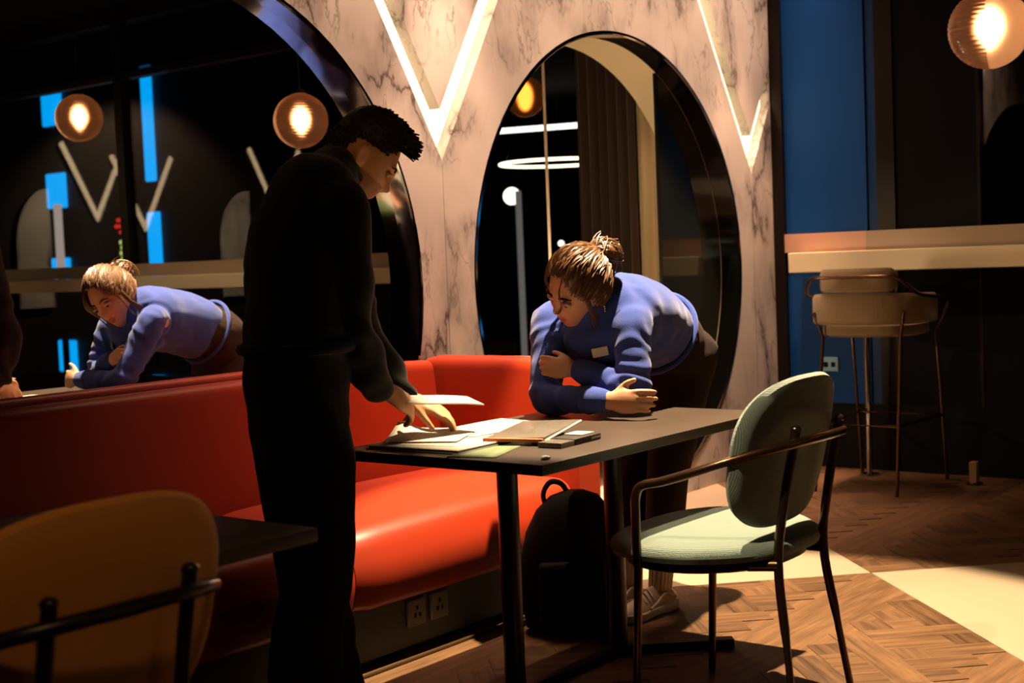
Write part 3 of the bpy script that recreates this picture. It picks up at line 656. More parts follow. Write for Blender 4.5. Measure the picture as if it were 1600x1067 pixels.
# ---- dining chairs with a hoop arm (sage, mustard); local +Y is the front
def super_outline(rx, ry, e, n=48): 
    o = []
    for k in range(n):
        a = 2*PI*k/n; c, s = math.cos(a), math.sin(a)
        o.append((rx*math.copysign(abs(c)**(2/e), c), ry*math.copysign(abs(s)**(2/e), s)))
    return o
def pad(outline, layers):                              # outline rings at (scale, z)
    rings = [[Vector((x*s, y*s, z)) for x, y in outline] for s, z in layers]
    return MB().loft(rings)
def armchair(name, label, cat, u, v, m, tube_m, dang=0.0):
    t = thing(name, label, cat, L(u, v, 0), dang, 'hoop armed dining chairs')
    so = super_outline(.325, .255, 2.7)
    so = [(x*(1-.22*smooth(.02, -.26, y)), y) for x, y in so]
    seat = pad(so, ((.05, .435), (.90, .435), (.975, .441), (1.0, .455), (.985, .470), (.93, .481), (.75, .487), (.4, .489), (.03, .489)))
    seat.v = [p+Vector((0, .065, 0)) for p in seat.v]; obj('seat', seat, m, t)
    pan = pad([(x*.86, y*.84) for x, y in so], ((.05, .405), (.94, .405), (1, .412), (1, .432), (.05, .434))); pan.v = [p+Vector((0, .065, 0)) for p in pan.v]; obj('seat_pan', pan, M_BLACK, t)
    # backrest: padded shield bent around the sitter and leaning back
    def bk(x, z, d):
        y = -.120 + .62*x*x*1.0 - (z-.5)*.22 + d
        return Vector((x, y, z))
    oc = [(x*(1+.05*smooth(-.1, .2, z)), z) for x, z in super_outline(.262, .202, 2.75, 60)]; rings = []
    for s, d in ((.02, -.022), (.5, -.022), (.86, -.020), (.96, -.014), (1.0, 0), (.97, .014), (.88, .020), (.5, .023), (.02, .023)):
        rings.append([bk(x*s, .708+z*s, d) for x, z in oc])
    obj('backrest', MB().loft(rings), m, t)
    r = .0125
    for sx in (-1, 1):
        obj('rear_leg', MB().tube(curve([(sx*.172, -.235, 0), (sx*.150, -.205, .22), (sx*.132, -.178, .43), (sx*.128, -.200, .60), (sx*.127, -.236, .775)], 5), [r*.8]*6+[r]*15, 12), tube_m, t)
        obj('post_knob', MB().ball((sx*.127, -.236, .779), (.0145, .0145, .011), 14, 8), tube_m, t)
        obj('front_leg', MB().tube([(sx*.205, .225, 0), (sx*.200, .205, .418)], [r*.85, r], 12), tube_m, t)
        obj('rail_bracket', MB().tube([(sx*.132, -.178, .425), (sx*.15, -.10, .420)], .016, 10), tube_m, t)
    half = [(.322, .13, .43), (.322, .13, .56), (.321, .128, .612), (.318, .110, .640), (.312, .05, .655), (.298, -.03, .680), (.265, -.115, .709), (.205, -.195, .733), (.127, -.247, .747), (0, -.268, .752)]
    hoop = [(x, y, z) for x, y, z in half]+[(-x, y, z) for x, y, z in half[-2::-1]]
    obj('arm_hoop', MB().tube(curve(hoop, 6), r*1.0, 12), tube_m, t)
    return t
armchair('dining_chair', 'sage green upholstered armchair with bronze hoop arm, right of the table', 'chair', 3.355, 1.85, M_TEAL, M_BRONZE)
armchair('dining_chair', 'mustard upholstered armchair with black hoop arm, at bottom left corner', 'chair', 1.27, 1.72, M_MUST, M_BLACK)

# ---- bar stool (front faces the counter, +u)
bs = thing('bar_stool', 'beige upholstered bar stool with thin bronze legs at the window counter', 'stool', L(6.72, .79, 0), math.radians(2))
so = super_outline(.235, .245, 3.0)
seatb = pad(so, ((.05, .775), (.9, .775), (.985, .785), (1.0, .805), (.985, .83), (.9, .838), (.5, .842), (.03, .842))); obj('seat', seatb, M_BEIGE, bs)
def tub(z0, z1, rx, ry, a0, a1, th, name, taper):
    rings = []
    n = 30
    for q in range(n+1):
        a = a0+(a1-a0)*q/n; e = min(q, n-q)/n; d = Vector((math.cos(a), math.sin(a), 0)); sx = Vector((math.copysign(abs(d.x)**.75, d.x)*rx, math.copysign(abs(d.y)**.75, d.y)*ry, 0))
        nrm = Vector((d.x/rx, d.y/ry, 0)).normalized(); k = smooth(0, .12, e); h1 = z0+(z1-z0)*taper(q/n)
        c = [(-th/2, z0+.012), (-th/2*.6, z0), (th/2*.6, z0), (th/2, z0+.012), (th/2, h1-.02), (th/2*.55, h1), (-th/2*.55, h1), (-th/2, h1-.02)]
        mid = (z0+h1)/2
        rings.append([sx+nrm*o*(.55+.45*k)+Vector((0, 0, mid+(z-mid)*(.7+.3*k))) for o, z in c])
    return obj(name, MB().loft(rings), M_BEIGE, bs)
tub(.838, .997, .262, .268, PI*.30, PI*1.70, .055, 'side_shell', lambda t: 1-.12*abs(t-.5)*2)
tub(.999, 1.116, .270, .240, PI*.74, PI*1.26, .060, 'top_roll', lambda t: 1)
for x, y, xb, yb in ((-.20, -.20, -.265, -.19), (-.20, .20, -.265, .235), (.235, -.225, .33, -.235), (.235, .225, .33, .225)):
    top = .93 if x > 0 else 1.0
    obj('leg', MB().tube([(xb, yb, 0), (x, y, .775), (x*1.16, y*1.16, .86 if x > 0 else .9)], .009, 10), M_BRONZE, bs)
fr = [(.255, -.262, .86), (.262, -.285, .925), (.20, -.298, .948), (0, -.296, .965), (-.17, -.285, .985), (-.235, -.265, 1.02), (-.285, -.215, 1.068), (-.305, -.12, 1.075), (-.308, 0, 1.076)]
fr = fr+[(x, -y, z) for x, y, z in fr[-2::-1]]
obj('hoop_rail', MB().tube(curve(fr, 5), .0095, 10), M_BRONZE, bs)
foot = [(-.237, -.194, .34), (.30, -.232, .34), (.30, .226, .34), (-.237, .220, .34)]
obj('foot_rest', MB().tube(foot, .0085, 10, closed=True), M_BRONZE, bs)

# ---- backpack on the floor
bp = thing('backpack', 'black rounded backpack standing on the floor under the table, against the sofa', 'bag', L(3.73, 1.0, 0), math.radians(-51.9))
rings = []
for z, sx, sy, dx, dy in ((.004, .12, .075, 0, 0), (.02, .155, .095, 0, 0), (.12, .170, .110, 0, 0), (.24, .165, .105, 0, .004), (.33, .150, .09, .005, .010), (.40, .122, .07, .012, .016), (.445, .082, .045, .02, .022), (.463, .03, .018, .024, .024)):
    rings.append([Vector((x+dx+.004*noise.noise(Vector((x*20, y*20, z*14))), y+dy+.006*noise.noise(Vector((x*14, y*14, z*12+4))), z)) for x, y in super_outline(sx, sy, 2.6, 40)])
obj('bag_body', MB().loft(rings), M_BAG, bp)
obj('front_pocket', MB().bbox((-.11, -.128, .05), (.11, -.085, .25), .02, 3), M_BAG, bp)
obj('zip_line', MB().tube(curve([(-.10, -.131, .22), (-.05, -.133, .235), (.05, -.133, .235), (.10, -.131, .22)], 5), .003, 6), M_BLACKP, bp)
obj('top_handle', MB().tube(curve([(-.075, .02, .408), (-.082, .02, .455), (-.058, .02, .492), (-.022, .022, .486), (.0, .022, .452)], 6), .011, 8, flat=.5), M_BAG, bp)
for sx in (-.06, .07): obj('shoulder_strap', MB().tube(curve([(sx, .075, .40), (sx*1.2, .115, .30), (sx*1.3, .122, .15), (sx*1.1, .10, .05)], 6), .016, 8, flat=.5), M_BAG, bp)
cb = obj('power_cable', MB().tube(curve([L(3.90, .885, .006), L(3.905, .87, .06), L(3.93, .845, .16), L(3.98, .825, .26), L(4.06, .805, .36)], 6), .004, 6), M_BLACKP)
tag(cb, 'thin black cable running down to the floor behind the backpack', 'cable')

# ---- things on the table (top at .735)
ZTAB = .7352
def sheet_mesh(w, h, fn, th=.0006, nx=16, ny=12):
    vs = []; fs = []
    for i in range(nx+1):
        for j in range(ny+1):
            x, y = -w/2+w*i/nx, -h/2+h*j/ny; vs.append((x, y, fn(x, y)))
    for i in range(nx):
        for j in range(ny): a = i*(ny+1)+j; fs.append((a, a+ny+1, a+ny+2, a+1))
    m = MB().add(vs, fs); return modified(m, [('SOLIDIFY', dict(thickness=th, offset=1))])
def loose(name, label, cat, u, v, z, rz, me, m, group=None):
    t = bpy.data.objects.new(name, me); COL.objects.link(t); t.location = L(u, v, z); t.rotation_euler = (0, 0, math.radians(rz)); me.materials.clear(); me.materials.append(m); return tag(t, label, cat, group)
fd = thing('document_folder', 'thin black open folder lying flat under the written sheets', 'folder', L(2.99, 1.17, ZTAB), math.radians(3))
obj('back_cover', MB().bbox((-.225, -.165, 0), (.225, .155, .004), .002, 1), M_FOLDER, fd)
obj('page_block', MB().bbox((-.218, -.158, .0042), (.215, .150, .010), .001, 1), M_PLAIN, fd)
loose('paper_sheet', 'written cream sheet on the folder, nearest the table edge', 'paper', 2.965, 1.155, ZTAB+.0105, 8, sheet_mesh(.30, .225, lambda x, y: .004*max(0, x*4)**2), M_PAPER, 'sheets of paper on the table')
loose('paper_sheet', 'written cream sheet lifted at its far edge by the man\'s hand', 'paper', 2.985, 1.075, ZTAB+.014, 26, sheet_mesh(.30, .215, lambda x, y: .055*smooth(-.02, .108, y)**1.5*smooth(.16, -.10, abs(x-.02))), M_PAPER, 'sheets of paper on the table')
loose('paper_sheet', 'plain cream sheet reaching furthest towards the woman\'s elbow', 'paper', 3.165, 1.13, ZTAB+.0125, -9, sheet_mesh(.30, .21, lambda x, y: .003+.004*math.sin(x*9)), M_PLAIN, 'sheets of paper on the table')
loose('green_card', 'green card at the near table edge under the folder', 'card', 2.845, 1.375, ZTAB+.0003, 20, sheet_mesh(.21, .135, lambda x, y: 0, .0012, 4, 3), M_GREEN)
cs = thing('plastic_wallet', 'clear grey plastic wallet with orange corner on the papers, tilted', 'wallet', L(3.115, 1.335, ZTAB), math.radians(14))
tilt = Matrix.Rotation(math.radians(-3.2), 3, 'Y')@Matrix.Rotation(math.radians(-2), 3, 'X')
obj('wallet_shell', MB().bbox((-.135, -.09, .019), (.135, .09, .027), .003, 2, tilt), M_ACRYL, cs)
obj('wallet_spine', MB().bbox((-.150, -.088, .009), (-.134, .088, .019), .003, 2), M_ORANGE, cs)
obj('wallet_edge', MB().tube([(-.14, -.092, .012), (.13, -.093, .034)], .0035, 8), M_WHITE, cs)
bx = thing('card_box', 'small black box with white lid at near table edge beside the wallet', 'box', L(3.065, 1.492, ZTAB), math.radians(4))
obj('box_body', MB().bbox((-.03, -.04, 0), (.105, .038, .017), .003, 2), M_FOLDER, bx)
obj('box_insert', MB().bbox((-.10, -.038, 0), (-.0305, .036, .015), .003, 2), M_ACRYL, bx)
obj('white_lid', MB().bbox((.035, -.020, .0172), (.102, .036, .020), .001, 1), M_WHITE, bx)
for q in range(7): obj('print_mark', MB().box((.055+q*.007, -.0408, .006), (.055+q*.007+.004, -.0399, .0105)), M_WHITE, bx)
cr = thing('paper_scrap', 'tiny crumpled white scrap near the table\'s front corner', 'scrap', L(2.80, 1.61, ZTAB), .4)
obj('scrap_piece', MB().ball((0, 0, .005), (.016, .012, .005), 14, 8, lambda p: p*(1+.35*noise.noise(p*160))), M_WHITE, cr)
obj('scrap_flake', MB().ball((.016, .008, .0022), (.007, .006, .0022), 10, 6, lambda p: p*(1+.35*noise.noise(p*220))), M_WHITE, cr)

# ================================================================== PEOPLE
def g2(a, b, w, h=None): return math.exp(-(a/w)**2-(b/(h or w))**2)
def head_fn(male):
    def fn(p):                                        # p on the unit sphere; +x face, +y left ear, +z crown
        x, y, z = p
        X = .098*x; Y = (.077 if male else .073)*y; Z = .118*z
        low = smooth(0.05, -1, z)
        Y *= 1-(.22 if male else .32)*low
        if x < 0: X *= 1-.5*smooth(-.05, -.75, z)
        else: X += .004*low
        f = smooth(.15, .65, x)
        if x > 0: X -= .010*f*(1-abs(y))*smooth(.9, .2, abs(z))
        nz = 1.15 if male else .9
        X += f*nz*(.011*g2(Y, Z-.004, .010, .026) + .021*g2(Y, Z+.026, .013, .013) + .006*g2(abs(Y)-.012, Z+.031, .008))
        X -= f*.012*g2(abs(Y)-.032, Z-.006, .017, .014)
        X += f*(.005 if male else .002)*smooth(.055, .04, abs(Y))*g2(0, Z-.026, 1, .010)
        X += f*.005*g2(abs(Y)-.043, Z+.022, .022)
        X += f*(.008*g2(Y, Z+.053, .021, .0065)+.009*g2(Y, Z+.066, .018, .007)-.004*g2(Y, Z+.0595, .022, .0028))
        X += f*.010*g2(Y, Z+.098, .022, .016)
        return Vector((X, Y, Z))
    return fn
def head_mb(M, male):
    mb = MB(); mb.ball((0, 0, 0), 1.0, 84, 64, head_fn(male))
    for s in (-1, 1):
        def ear(p):
            q = Vector((p.x*.020*(1+.25*p.z), p.y*.012, p.z*.034))
            if p.y*s > 0: q.y -= s*.007*g2(p.x, p.z-.15, .5, .55)
            return q
        e = MB().ball((0, 0, 0), 1.0, 22, 16, ear); rt_ = Matrix.Rotation(s*math.radians(-34), 4, 'Z')@Matrix.Rotation(math.radians(-10), 4, 'Y')
        e.xf(Matrix.Translation((-.010, s*(.081 if male else .074), -.008))@rt_); mb.add(e.v, e.f)
    return mb.xf(M)
def hand_mb(M, side, curl=(.5, .7, .5), spread=.06, thumb=(.5, .35), size=1.0):
    # local: +x out along the fingers, +y towards the thumb (for side=1), -z palm; curls towards -z
    mb = MB(); k = size
    mb.limb([(-.035*k, 0, .002), (0, 0, .002*k), (.045*k, -.002*k, .003*k), (.082*k, -.004*k, 0)], [(.021*k, .026*k), (.020*k, .030*k), (.016*k, .041*k), (.011*k, .037*k)], 16, 5, upv=(0, 0, 1))
    mb.limb([(.008*k, .018*k, -.008*k), (.040*k, .034*k, -.012*k)], [.017*k, .013*k], 12, 4)
    for i, (yo, ln, r) in enumerate(((.028, .074, .0088), (.0095, .082, .0090), (-.0095, .077, .0086), (-.0275, .060, .0077))):
        a = (1.5-i)*spread; p = Vector((.080*k, yo*k, .0)); ang = 0; pts = [Vector((.045*k, yo*.8*k, .002)), p.copy()]
        for seg, c in zip((.45, .31, .24), curl):
            ang += c*(1+.06*i); d = Vector((math.cos(ang)*math.cos(a), math.sin(a)*math.cos(ang), -math.sin(ang))); p = p+d*ln*seg*k; pts.append(p.copy())
        mb.limb(pts, [r*1.05*k, r*1.08*k, r*k, r*.9*k, r*.74*k], 10, 4)
    a, c = thumb; p = Vector((.018*k, .030*k, -.006*k)); pts = [Vector((.0, .014*k, -.004*k)), p.copy()]
    d = Vector((math.cos(a), math.sin(a), -c)).normalized(); p = p+d*.036*k; pts.append(p.copy())
    d = Vector((math.cos(a*.55), math.sin(a*.55), -c*1.3)).normalized(); p = p+d*.032*k; pts.append(p.copy())
    mb.limb(pts, [.013*k, .0125*k, .0105*k, .0080*k], 10, 4)
    if side < 0: mb.v = [Vector((q.x, -q.y, q.z)) for q in mb.v]; mb.f = [tuple(reversed(f)) for f in mb.f]
    return mb.xf(M)
def frame(origin, xdir, zdir):                         # matrix with local x along xdir, z near zdir
    x = Vector(xdir).normalized(); z = Vector(zdir); z = (z-x*z.dot(x)).normalized(); y = z.cross(x)
    return Matrix(((x.x, y.x, z.x, origin[0]), (x.y, y.y, z.y, origin[1]), (x.z, y.z, z.z, origin[2]), (0, 0, 0, 1)))
def dirv(du, dv, dz=0): return Vector((du, -dv, dz))
def merge(a, b): a.add(b.v, b.f); return a
def strands(paths, r, seg=3):
    mb = MB()
    for p in paths:
        n = len(p); mb.tube(p, [r*(.55+.45*math.sin(PI*min(1, (i+.6)/n))) for i in range(n)], seg)
    return mb
def finish_body(me, Minv, zones, mats):
    me.materials.clear()
    for m in mats: me.materials.append(m)
    for p in me.polygons: p.material_index = zones(Minv @ p.center, p.center)
    return me
def world_mesh(name, me, m, t):
    me.transform(Matrix.Translation(-t.location))
    if m is not None: me.materials.clear(); me.materials.append(m)
    return obj(name, me, None, t)
def eye_set(t, M, male, lids):
    for s in (-1, 1):
        e = MB().ball((.0755, s*.0315, .004), .0095 if male else .0115, 16, 10); e.xf(M); ob = world_part('eye', e, M_EYE, t)
        if male: i = MB().ball((.080, s*.0315, -.004), (.003, .004, .003), 8, 6)
        else: i = MB().ball((.0828, s*.0315, -.0012), (.0048, .0056, .0056), 12, 8); i.xf(M); i.xf(Matrix.Translation(-t.location)); obj('iris', i, M_IRIS, ob)
        l = MB().limb([(.082, s*.016, .003), (.0855, s*.030, .0075), (.078, s*.047, .003)], [.0035, .0062, .0035], 8, 5); l.xf(M); world_part('eyelid', l, lids, t)
        b = MB().limb([(.0900, s*.014, .022), (.0890, s*.032, .028), (.076, s*.052, .023)], [(.0018, .0030), (.0020, .0034), (.0012, .002)], 8, 5); b.xf(M); world_part('eyebrow', b, M_HAIRD, t)

# ------------------------------------------------------------------ bending woman
wo = thing('person', 'woman in a blue sweater bending over the table with arms crossed', 'person', L(3.95, 1.23, 0))
HM = Matrix.Translation(L(3.480, 1.258, 1.138))@Matrix.Rotation(math.radians(161), 4, 'Z')@Matrix.Rotation(math.radians(27), 4, 'Y')@Matrix.Rotation(math.radians(-22), 4, 'X')@Matrix.Scale(1.10, 4)
RSH, LSH = L(3.545, 1.090, 1.030), L(3.57, 1.395, 1.015)
REL, RWR = L(3.425, 1.150, .785), L(3.390, 1.400, .793)
LEL, LWR = L(3.500, 1.440, .800), L(3.462, 1.262, .878)
body = head_mb(HM, False)
body.limb([HM@Vector((-.025, 0, -.05)), L(3.575, 1.255, 1.075), L(3.66, 1.26, 1.05)], [.052, .050, .055], 18, 5)
body.limb([L(3.66, 1.26, 1.05), L(3.72, 1.27, 1.04), L(3.86, 1.27, 1.0), L(3.97, 1.27, .94)], [(.06, .10), (.09, .14), (.085, .12), (.09, .13)], 20, 5, upv=(0, 0, 1))
for a, b, c in ((RSH, REL, RWR), (LSH, LEL, LWR)):
    body.limb([a+Vector((.04, 0, 0)), a, a.lerp(b, .5), b], [.042, .045, .042, .036], 14, 5); body.limb([b, b.lerp(c, .5), c], [.037, .033, .026], 14, 5)
HIPS = (L(4.01, 1.315, .90), L(4.01, 1.150, .90)); KN = (L(3.945, 1.280, .50), L(3.965, 1.120, .50)); AN = (L(3.915, 1.247, .10), L(3.932, 1.100, .10))
for h, k, a in zip(HIPS, KN, AN): body.limb([h+Vector((0, 0, -.05)), k, a], [.058, .046, .034], 14, 8)
body = merge(body, hand_mb(frame(RWR+Vector((0, -.030, 0)), dirv(.10, 1, .02), dirv(-1, .05, .18)), 1, (.45, .60, .40), .05, (.70, -.05), .98))
body = merge(body, hand_mb(frame(LWR+dirv(-.012, -.022, .004), dirv(-.42, -1, .16), dirv(-1, .35, .30)), -1, (.35, .6, .45), .06, (.5, .2), .90))
bm_ = fuse(body, .0044, 3)
def zoneW(h, p):
    if abs(h.y) < .024 and -.073 < h.z < -.047 and h.x > .080 and abs(h.y) < .026-abs(h.z+.060)*1.0: return 1
    return 0
finish_body(bm_, HM.inverted(), zoneW, [M_SKIN, M_LIP])
world_mesh('body', bm_, None, wo)
eye_set(wo, HM, False, M_SKIN)
# sweater
sw = MB()
sw.limb([L(3.52, 1.250, 1.080), L(3.575, 1.255, 1.065), L(3.65, 1.260, 1.045), L(3.74, 1.265, 1.028), L(3.83, 1.26, 1.005), L(3.90, 1.25, .980)], [(.070, .078), (.115, .155), (.140, .185), (.145, .172), (.142, .162), (.140, .158)], 28, 6, upv=(0, 0, 1))
sw.limb([L(3.60, 1.26, 1.03), L(3.585, 1.27, .97), L(3.575, 1.285, .905)], [(.10, .165), (.105, .16), (.07, .12)], 24, 5, upv=(1, 0, 0))
for a, b, c, o in ((RSH, REL, RWR, Vector((0, -.05, 0))), (LSH, LEL, LWR, Vector((0, .05, 0)))):
    sw.limb([a+Vector((.06, 0, -.01))+o, a, a.lerp(b, .5), b, ], [.066, .064, .056, .052], 18, 6)
    sw.limb([b, b.lerp(c, .5), c.lerp(b, .06)], [.052, .047, .040], 18, 6)
sw.limb([L(3.52, 1.25, 1.095), HM@Vector((-.030, 0, -.075))], [.068, .063], 20, 4)
def fold(p, n):
    d = 0
    for c, s in ((REL, 1), (LEL, 1), (RSH, .7), (LSH, .7)):
        r = (p-c).length
        if r < .16: d += s*.0045*math.sin(r*120+6*noise.noise(p*9))*smooth(.16, .05, r)
    return d
swm = wrinkle(fuse(sw, .006, 16, .6), .006, 9, fold); world_mesh('sweater', swm, M_WOOL, wo)
cu = MB().limb([RWR.lerp(REL, .24), RWR.lerp(REL, .03)], [.046, .038], 20, 4); world_part('cuff', cu, M_WOOL, wo)
cu = MB().limb([LWR.lerp(LEL, .24), LWR.lerp(LEL, .03)], [.046, .038], 20, 4); world_part('cuff', cu, M_WOOL, wo)
hemc = [L(3.945+.060*math.cos(a), 1.246+.155*math.sin(a), .962+.132*math.cos(a)) for a in [2*PI*k/48 for k in range(48)]]
world_part('hem_band', MB().tube(hemc, .010, 8, closed=True), M_WOOL, wo)
# name badge on the chest: set down where the sweater surface is
from mathutils.bvhtree import BVHTree
bv = BVHTree.FromObject(bpy.data.objects['sweater'], bpy.context.evaluated_depsgraph_get())
src = L(2.90, 1.72, .98)-wo.location; hit = bv.ray_cast(src, (L(3.45, 1.352, .938)-wo.location-src).normalized())
if hit[0] is not None:
    n = hit[1].normalized(); n = -n if n.dot(src-hit[0]) < 0 else n; n = (n+(src-hit[0]).normalized()*.8).normalized(); Mb = frame(hit[0]+n*.006, dirv(.45, .75, .16), n)
    obj('name_badge', MB().bbox((-.026, -.015, -.002), (.026, .015, .002), .0012, 1).xf(Mb), mat('badge_card', (0.595, 0.518, 0.42), .5), wo)
# trousers
tr_ = MB()
tr_.limb([L(3.90, 1.240, .975), L(3.98, 1.235, .935), L(4.01, 1.232, .86), L(4.01, 1.232, .80)], [(.125, .145), (.138, .165), (.130, .168), (.11, .155)], 24, 6, upv=(1, 0, 0))
for h, k, a in zip(HIPS, KN, AN):
    e = k.lerp(a, .50); tr_.limb([h+Vector((.045, 0, -.02)), h.lerp(k, .5)+Vector((.02, 0, 0)), k, e], [(.105, .098), (.090, .088), (.078, .074), (.072, .070)], 20, 7, upv=(1, 0, 0))
world_mesh('trousers', wrinkle(fuse(tr_, .007, 6), .007, 7), M_TROUS, wo)
def text_mesh(body_, size, M):
    cu_ = bpy.data.curves.new('t', 'FONT'); cu_.body = body_; cu_.size = size; cu_.extrude = .0006; cu_.align_x = 'CENTER'; o = bpy.data.objects.new('t', cu_); COL.objects.link(o)
    dg = bpy.context.evaluated_depsgraph_get(); dg.update(); me = bpy.data.meshes.new_from_object(o.evaluated_get(dg)); bpy.data.objects.remove(o); me.transform(M); return me
for i, (k, a) in enumerate(zip(KN, AN)):
    mbk = MB(); c0 = a+Vector((0, 0, -.02)); top = k.lerp(a, .47); rings = []
    for q in range(9):
        z = q/8; c = c0.lerp(top, z); r = .042+.010*z; rings.append([c+Vector((math.cos(w)*(r+.0014*math.sin(w*20))*1.05, math.sin(w)*(r+.0014*math.sin(w*20))*.92, 0)) for w in [2*PI*j/80 for j in range(80)]])
    sk = world_part('sock', MB().loft(rings), M_SOCK, wo)
    nrm = Vector((-.72, -.69, 0)); o_ = c0.lerp(top, .70)+nrm*.0505; Mx = frame(o_, Vector((.69, -.72, 0)), nrm)
    tm = text_mesh('vw', .028, Mx); tm.transform(Matrix.Translation(-wo.location)); obj('sock_lettering', tm, M_BLACKP, sk)
def shoe(heel, toe, t, mu, ms, wide=1.0):
    ax = (toe-heel); ln_ = ax.length; M = frame(heel, ax, (0, 0, 1)); rings = []; sol = []
    prof = ((-.02, .026, .050), (.0, .034, .082), (.06, .037, .098), (.11, .036, .094), (.15, .040, .072), (.20, .045, .060), (.245, .040, .050), (.275, .024, .036), (.285, .008, .026))
    for x, w, h in prof:
        x *= ln_/.27; w *= wide; rings.append([Vector((x, w*math.cos(q)*(1-.35*max(0, math.sin(q))**2), .022+(h-.022)*max(0, math.sin(q))-.006*max(0, -math.sin(q)))) for q in [2*PI*j/24 for j in range(24)]])
    up_ = world_part('shoe', MB().loft(rings).xf(M), mu, t)
    so_ = []
    for x, w, h in prof:
        x *= ln_/.27; w *= wide*1.10; z1 = .030+.006*smooth(.08, 0, x); z0 = .0+.012*smooth(.23, .29, x)+.004*g2(x-.12, 0, .03)
        so_.append([Vector((x*1.02, w*y, z)) for y, z in ((-1, z0+.004), (-.9, z0), (.9, z0), (1, z0+.004), (1.02, z1-.004), (.95, z1), (-.95, z1), (-1.02, z1-.004))])
    mb = MB().loft(so_).xf(M).xf(Matrix.Translation(-t.location)); obj('sole', mb, ms, up_)
    for q in range(5):
        x = (.125+.018*q)*ln_/.27; hh = .086-.008*q; l = MB().tube(curve([(x-.006, -.028*wide, hh-.016), (x, 0, hh+.003), (x+.006, .028*wide, hh-.016)], 4), .003, 6).xf(M).xf(Matrix.Translation(-t.location)); obj('lace', l, ms, up_)
    for s in (-1, 1):
        l = MB().tube(curve([(.01*ln_/.27, s*.037*wide, .05), (.07*ln_/.27, s*.040*wide, .072), (.12*ln_/.27, s*.041*wide, .050), (.17*ln_/.27, s*.046*wide, .036)], 5), .0045, 6).xf(M).xf(Matrix.Translation(-t.location)); obj('side_overlay', l, ms, up_)
    return up_
shoe(L(3.960, 1.250), L(3.705, 1.225), wo, M_SHOE, M_SOLE, 1.1); shoe(L(3.975, 1.105), L(3.72, 1.080), wo, M_SHOE, M_SOLE, 1.1)
# hair: cap, strands swept back to a bun, loose locks
hf = head_fn(False)
def skull(d, k=1.0): 
    p = hf(Vector(d).normalized()); return p*k
def cap_mb(k, keep, fn):
    mb = MB(); full = MB().ball((0, 0, 0), 1.0, 96, 64); ok = []
    vs = []
    for p in full.v: d = p.normalized(); vs.append(skull(d, 1)+d*fn(d))
    fs = [f for f in full.f if all(keep(full.v[i].normalized()) for i in f)]
    mb.add(vs, fs); return mb
def keepW(d):
    if d.x > 0: return d.z > .66-.62*smooth(.35, .95, abs(d.y))+.10*smooth(.2, 0, abs(d.y))*0 and d.z > -.25
    return d.z > -.55
BUN = Vector((-.112, .004, .048))
def fnW(d):
    flow = math.atan2(d.y, d.z-.2)*9
    return .010+.005*smooth(-.2, .7, d.z)+.0028*math.sin(flow+3*noise.noise(d*3))+.0015*math.sin(flow*3.1+5*noise.noise(d*5))
cap = cap_mb(1, keepW, fnW); cap_me = modified(cap.xf(HM), [('SOLIDIFY', dict(thickness=.006, offset=-1))])
hair_o = world_mesh('hair', cap_me, M_HAIR, wo)
rb = random.Random(3)
def bunfn(p):
    a = math.atan2(p.y, p.z); return p*(1+.10*math.sin(a*2+p.length*0+p.x*60)+.10*noise.noise(p*50))
bun = MB().ball((0, 0, 0), (.042, .048, .048), 36, 24, bunfn); bun.xf(HM@Matrix.Translation(BUN)); bun.xf(Matrix.Translation(-wo.location)); obj('hair_bun', bun, M_HAIR, hair_o)
paths = []
for i in range(520):
    a = rb.uniform(-1.9, 1.9); side = math.sin(a)
    z0 = .66-.60*smooth(.3, .95, abs(side)) if abs(a) < 1.35 else rb.uniform(-.45, .1)
    d0 = Vector((math.cos(a)*math.sqrt(1-min(.95, z0*z0)), side*math.sqrt(1-min(.95, z0*z0)), z0+rb.uniform(-.02, .35))).normalized(); d1 = (BUN+Vector((rb.uniform(-.02, .02), rb.uniform(-.02, .02), rb.uniform(-.02, .02)))).normalized()
    wv = rb.uniform(-.10, .10); pth = []
    for q in range(10):
        t = q/9; d = d0.lerp(d1, t); d += Vector((0, wv*math.sin(t*PI), .10*math.sin(t*PI))); d.normalize()
        pth.append(HM@(skull(d)+d*(.012+.008*math.sin(t*PI)*rb.uniform(.6, 1.3)+.003*math.sin(t*9+i))))
    paths.append(pth)
for i in range(150):
    c = BUN+Vector((0, 0, 0)); ax = Vector((rb.gauss(0, 1), rb.gauss(0, 1), rb.gauss(0, 1))).normalized(); e = ax.orthogonal().normalized(); g = ax.cross(e); r = rb.uniform(.042, .056); a0 = rb.uniform(0, 6)
    paths.append([HM@(c+(e*math.cos(a0+t*.28)+g*math.sin(a0+t*.28))*r*(1+(.35*(t/9)**2 if i % 5 == 0 else 0))) for t in range(10)])
st_ = strands(paths, .0021); st_.xf(Matrix.Translation(-wo.location)); so_ = obj('hair_strands', st_, M_HAIR, hair_o); so_['kind'] = 'stuff'
lock = []
for i in range(5):                                    # loose curl falling over the forehead to the cheek
    j = rb.uniform(-.004, .004)
    lock.append([HM@Vector(p)+Vector((j, j, j)) for p in curve([(.078, .030, .085), (.100, .036+j, .062), (.106, .040, .030), (.102, .034, .004), (.106, .024, -.012), (.110, .012, -.016)], 5)])
for i in range(36):                                    # locks hanging below the ear
    j = rb.uniform(-.014, .014); s = 1 if i % 3 else -1
    lock.append([HM@Vector((p[0]+j, s*p[1]+j*.5, p[2]+j*.4)) for p in curve([(.038, .070, .045), (.040, .080, .010), (.032, .080, -.035), (.014+j, .076, -.080), (.018, .068+j, -.105)], 4)])
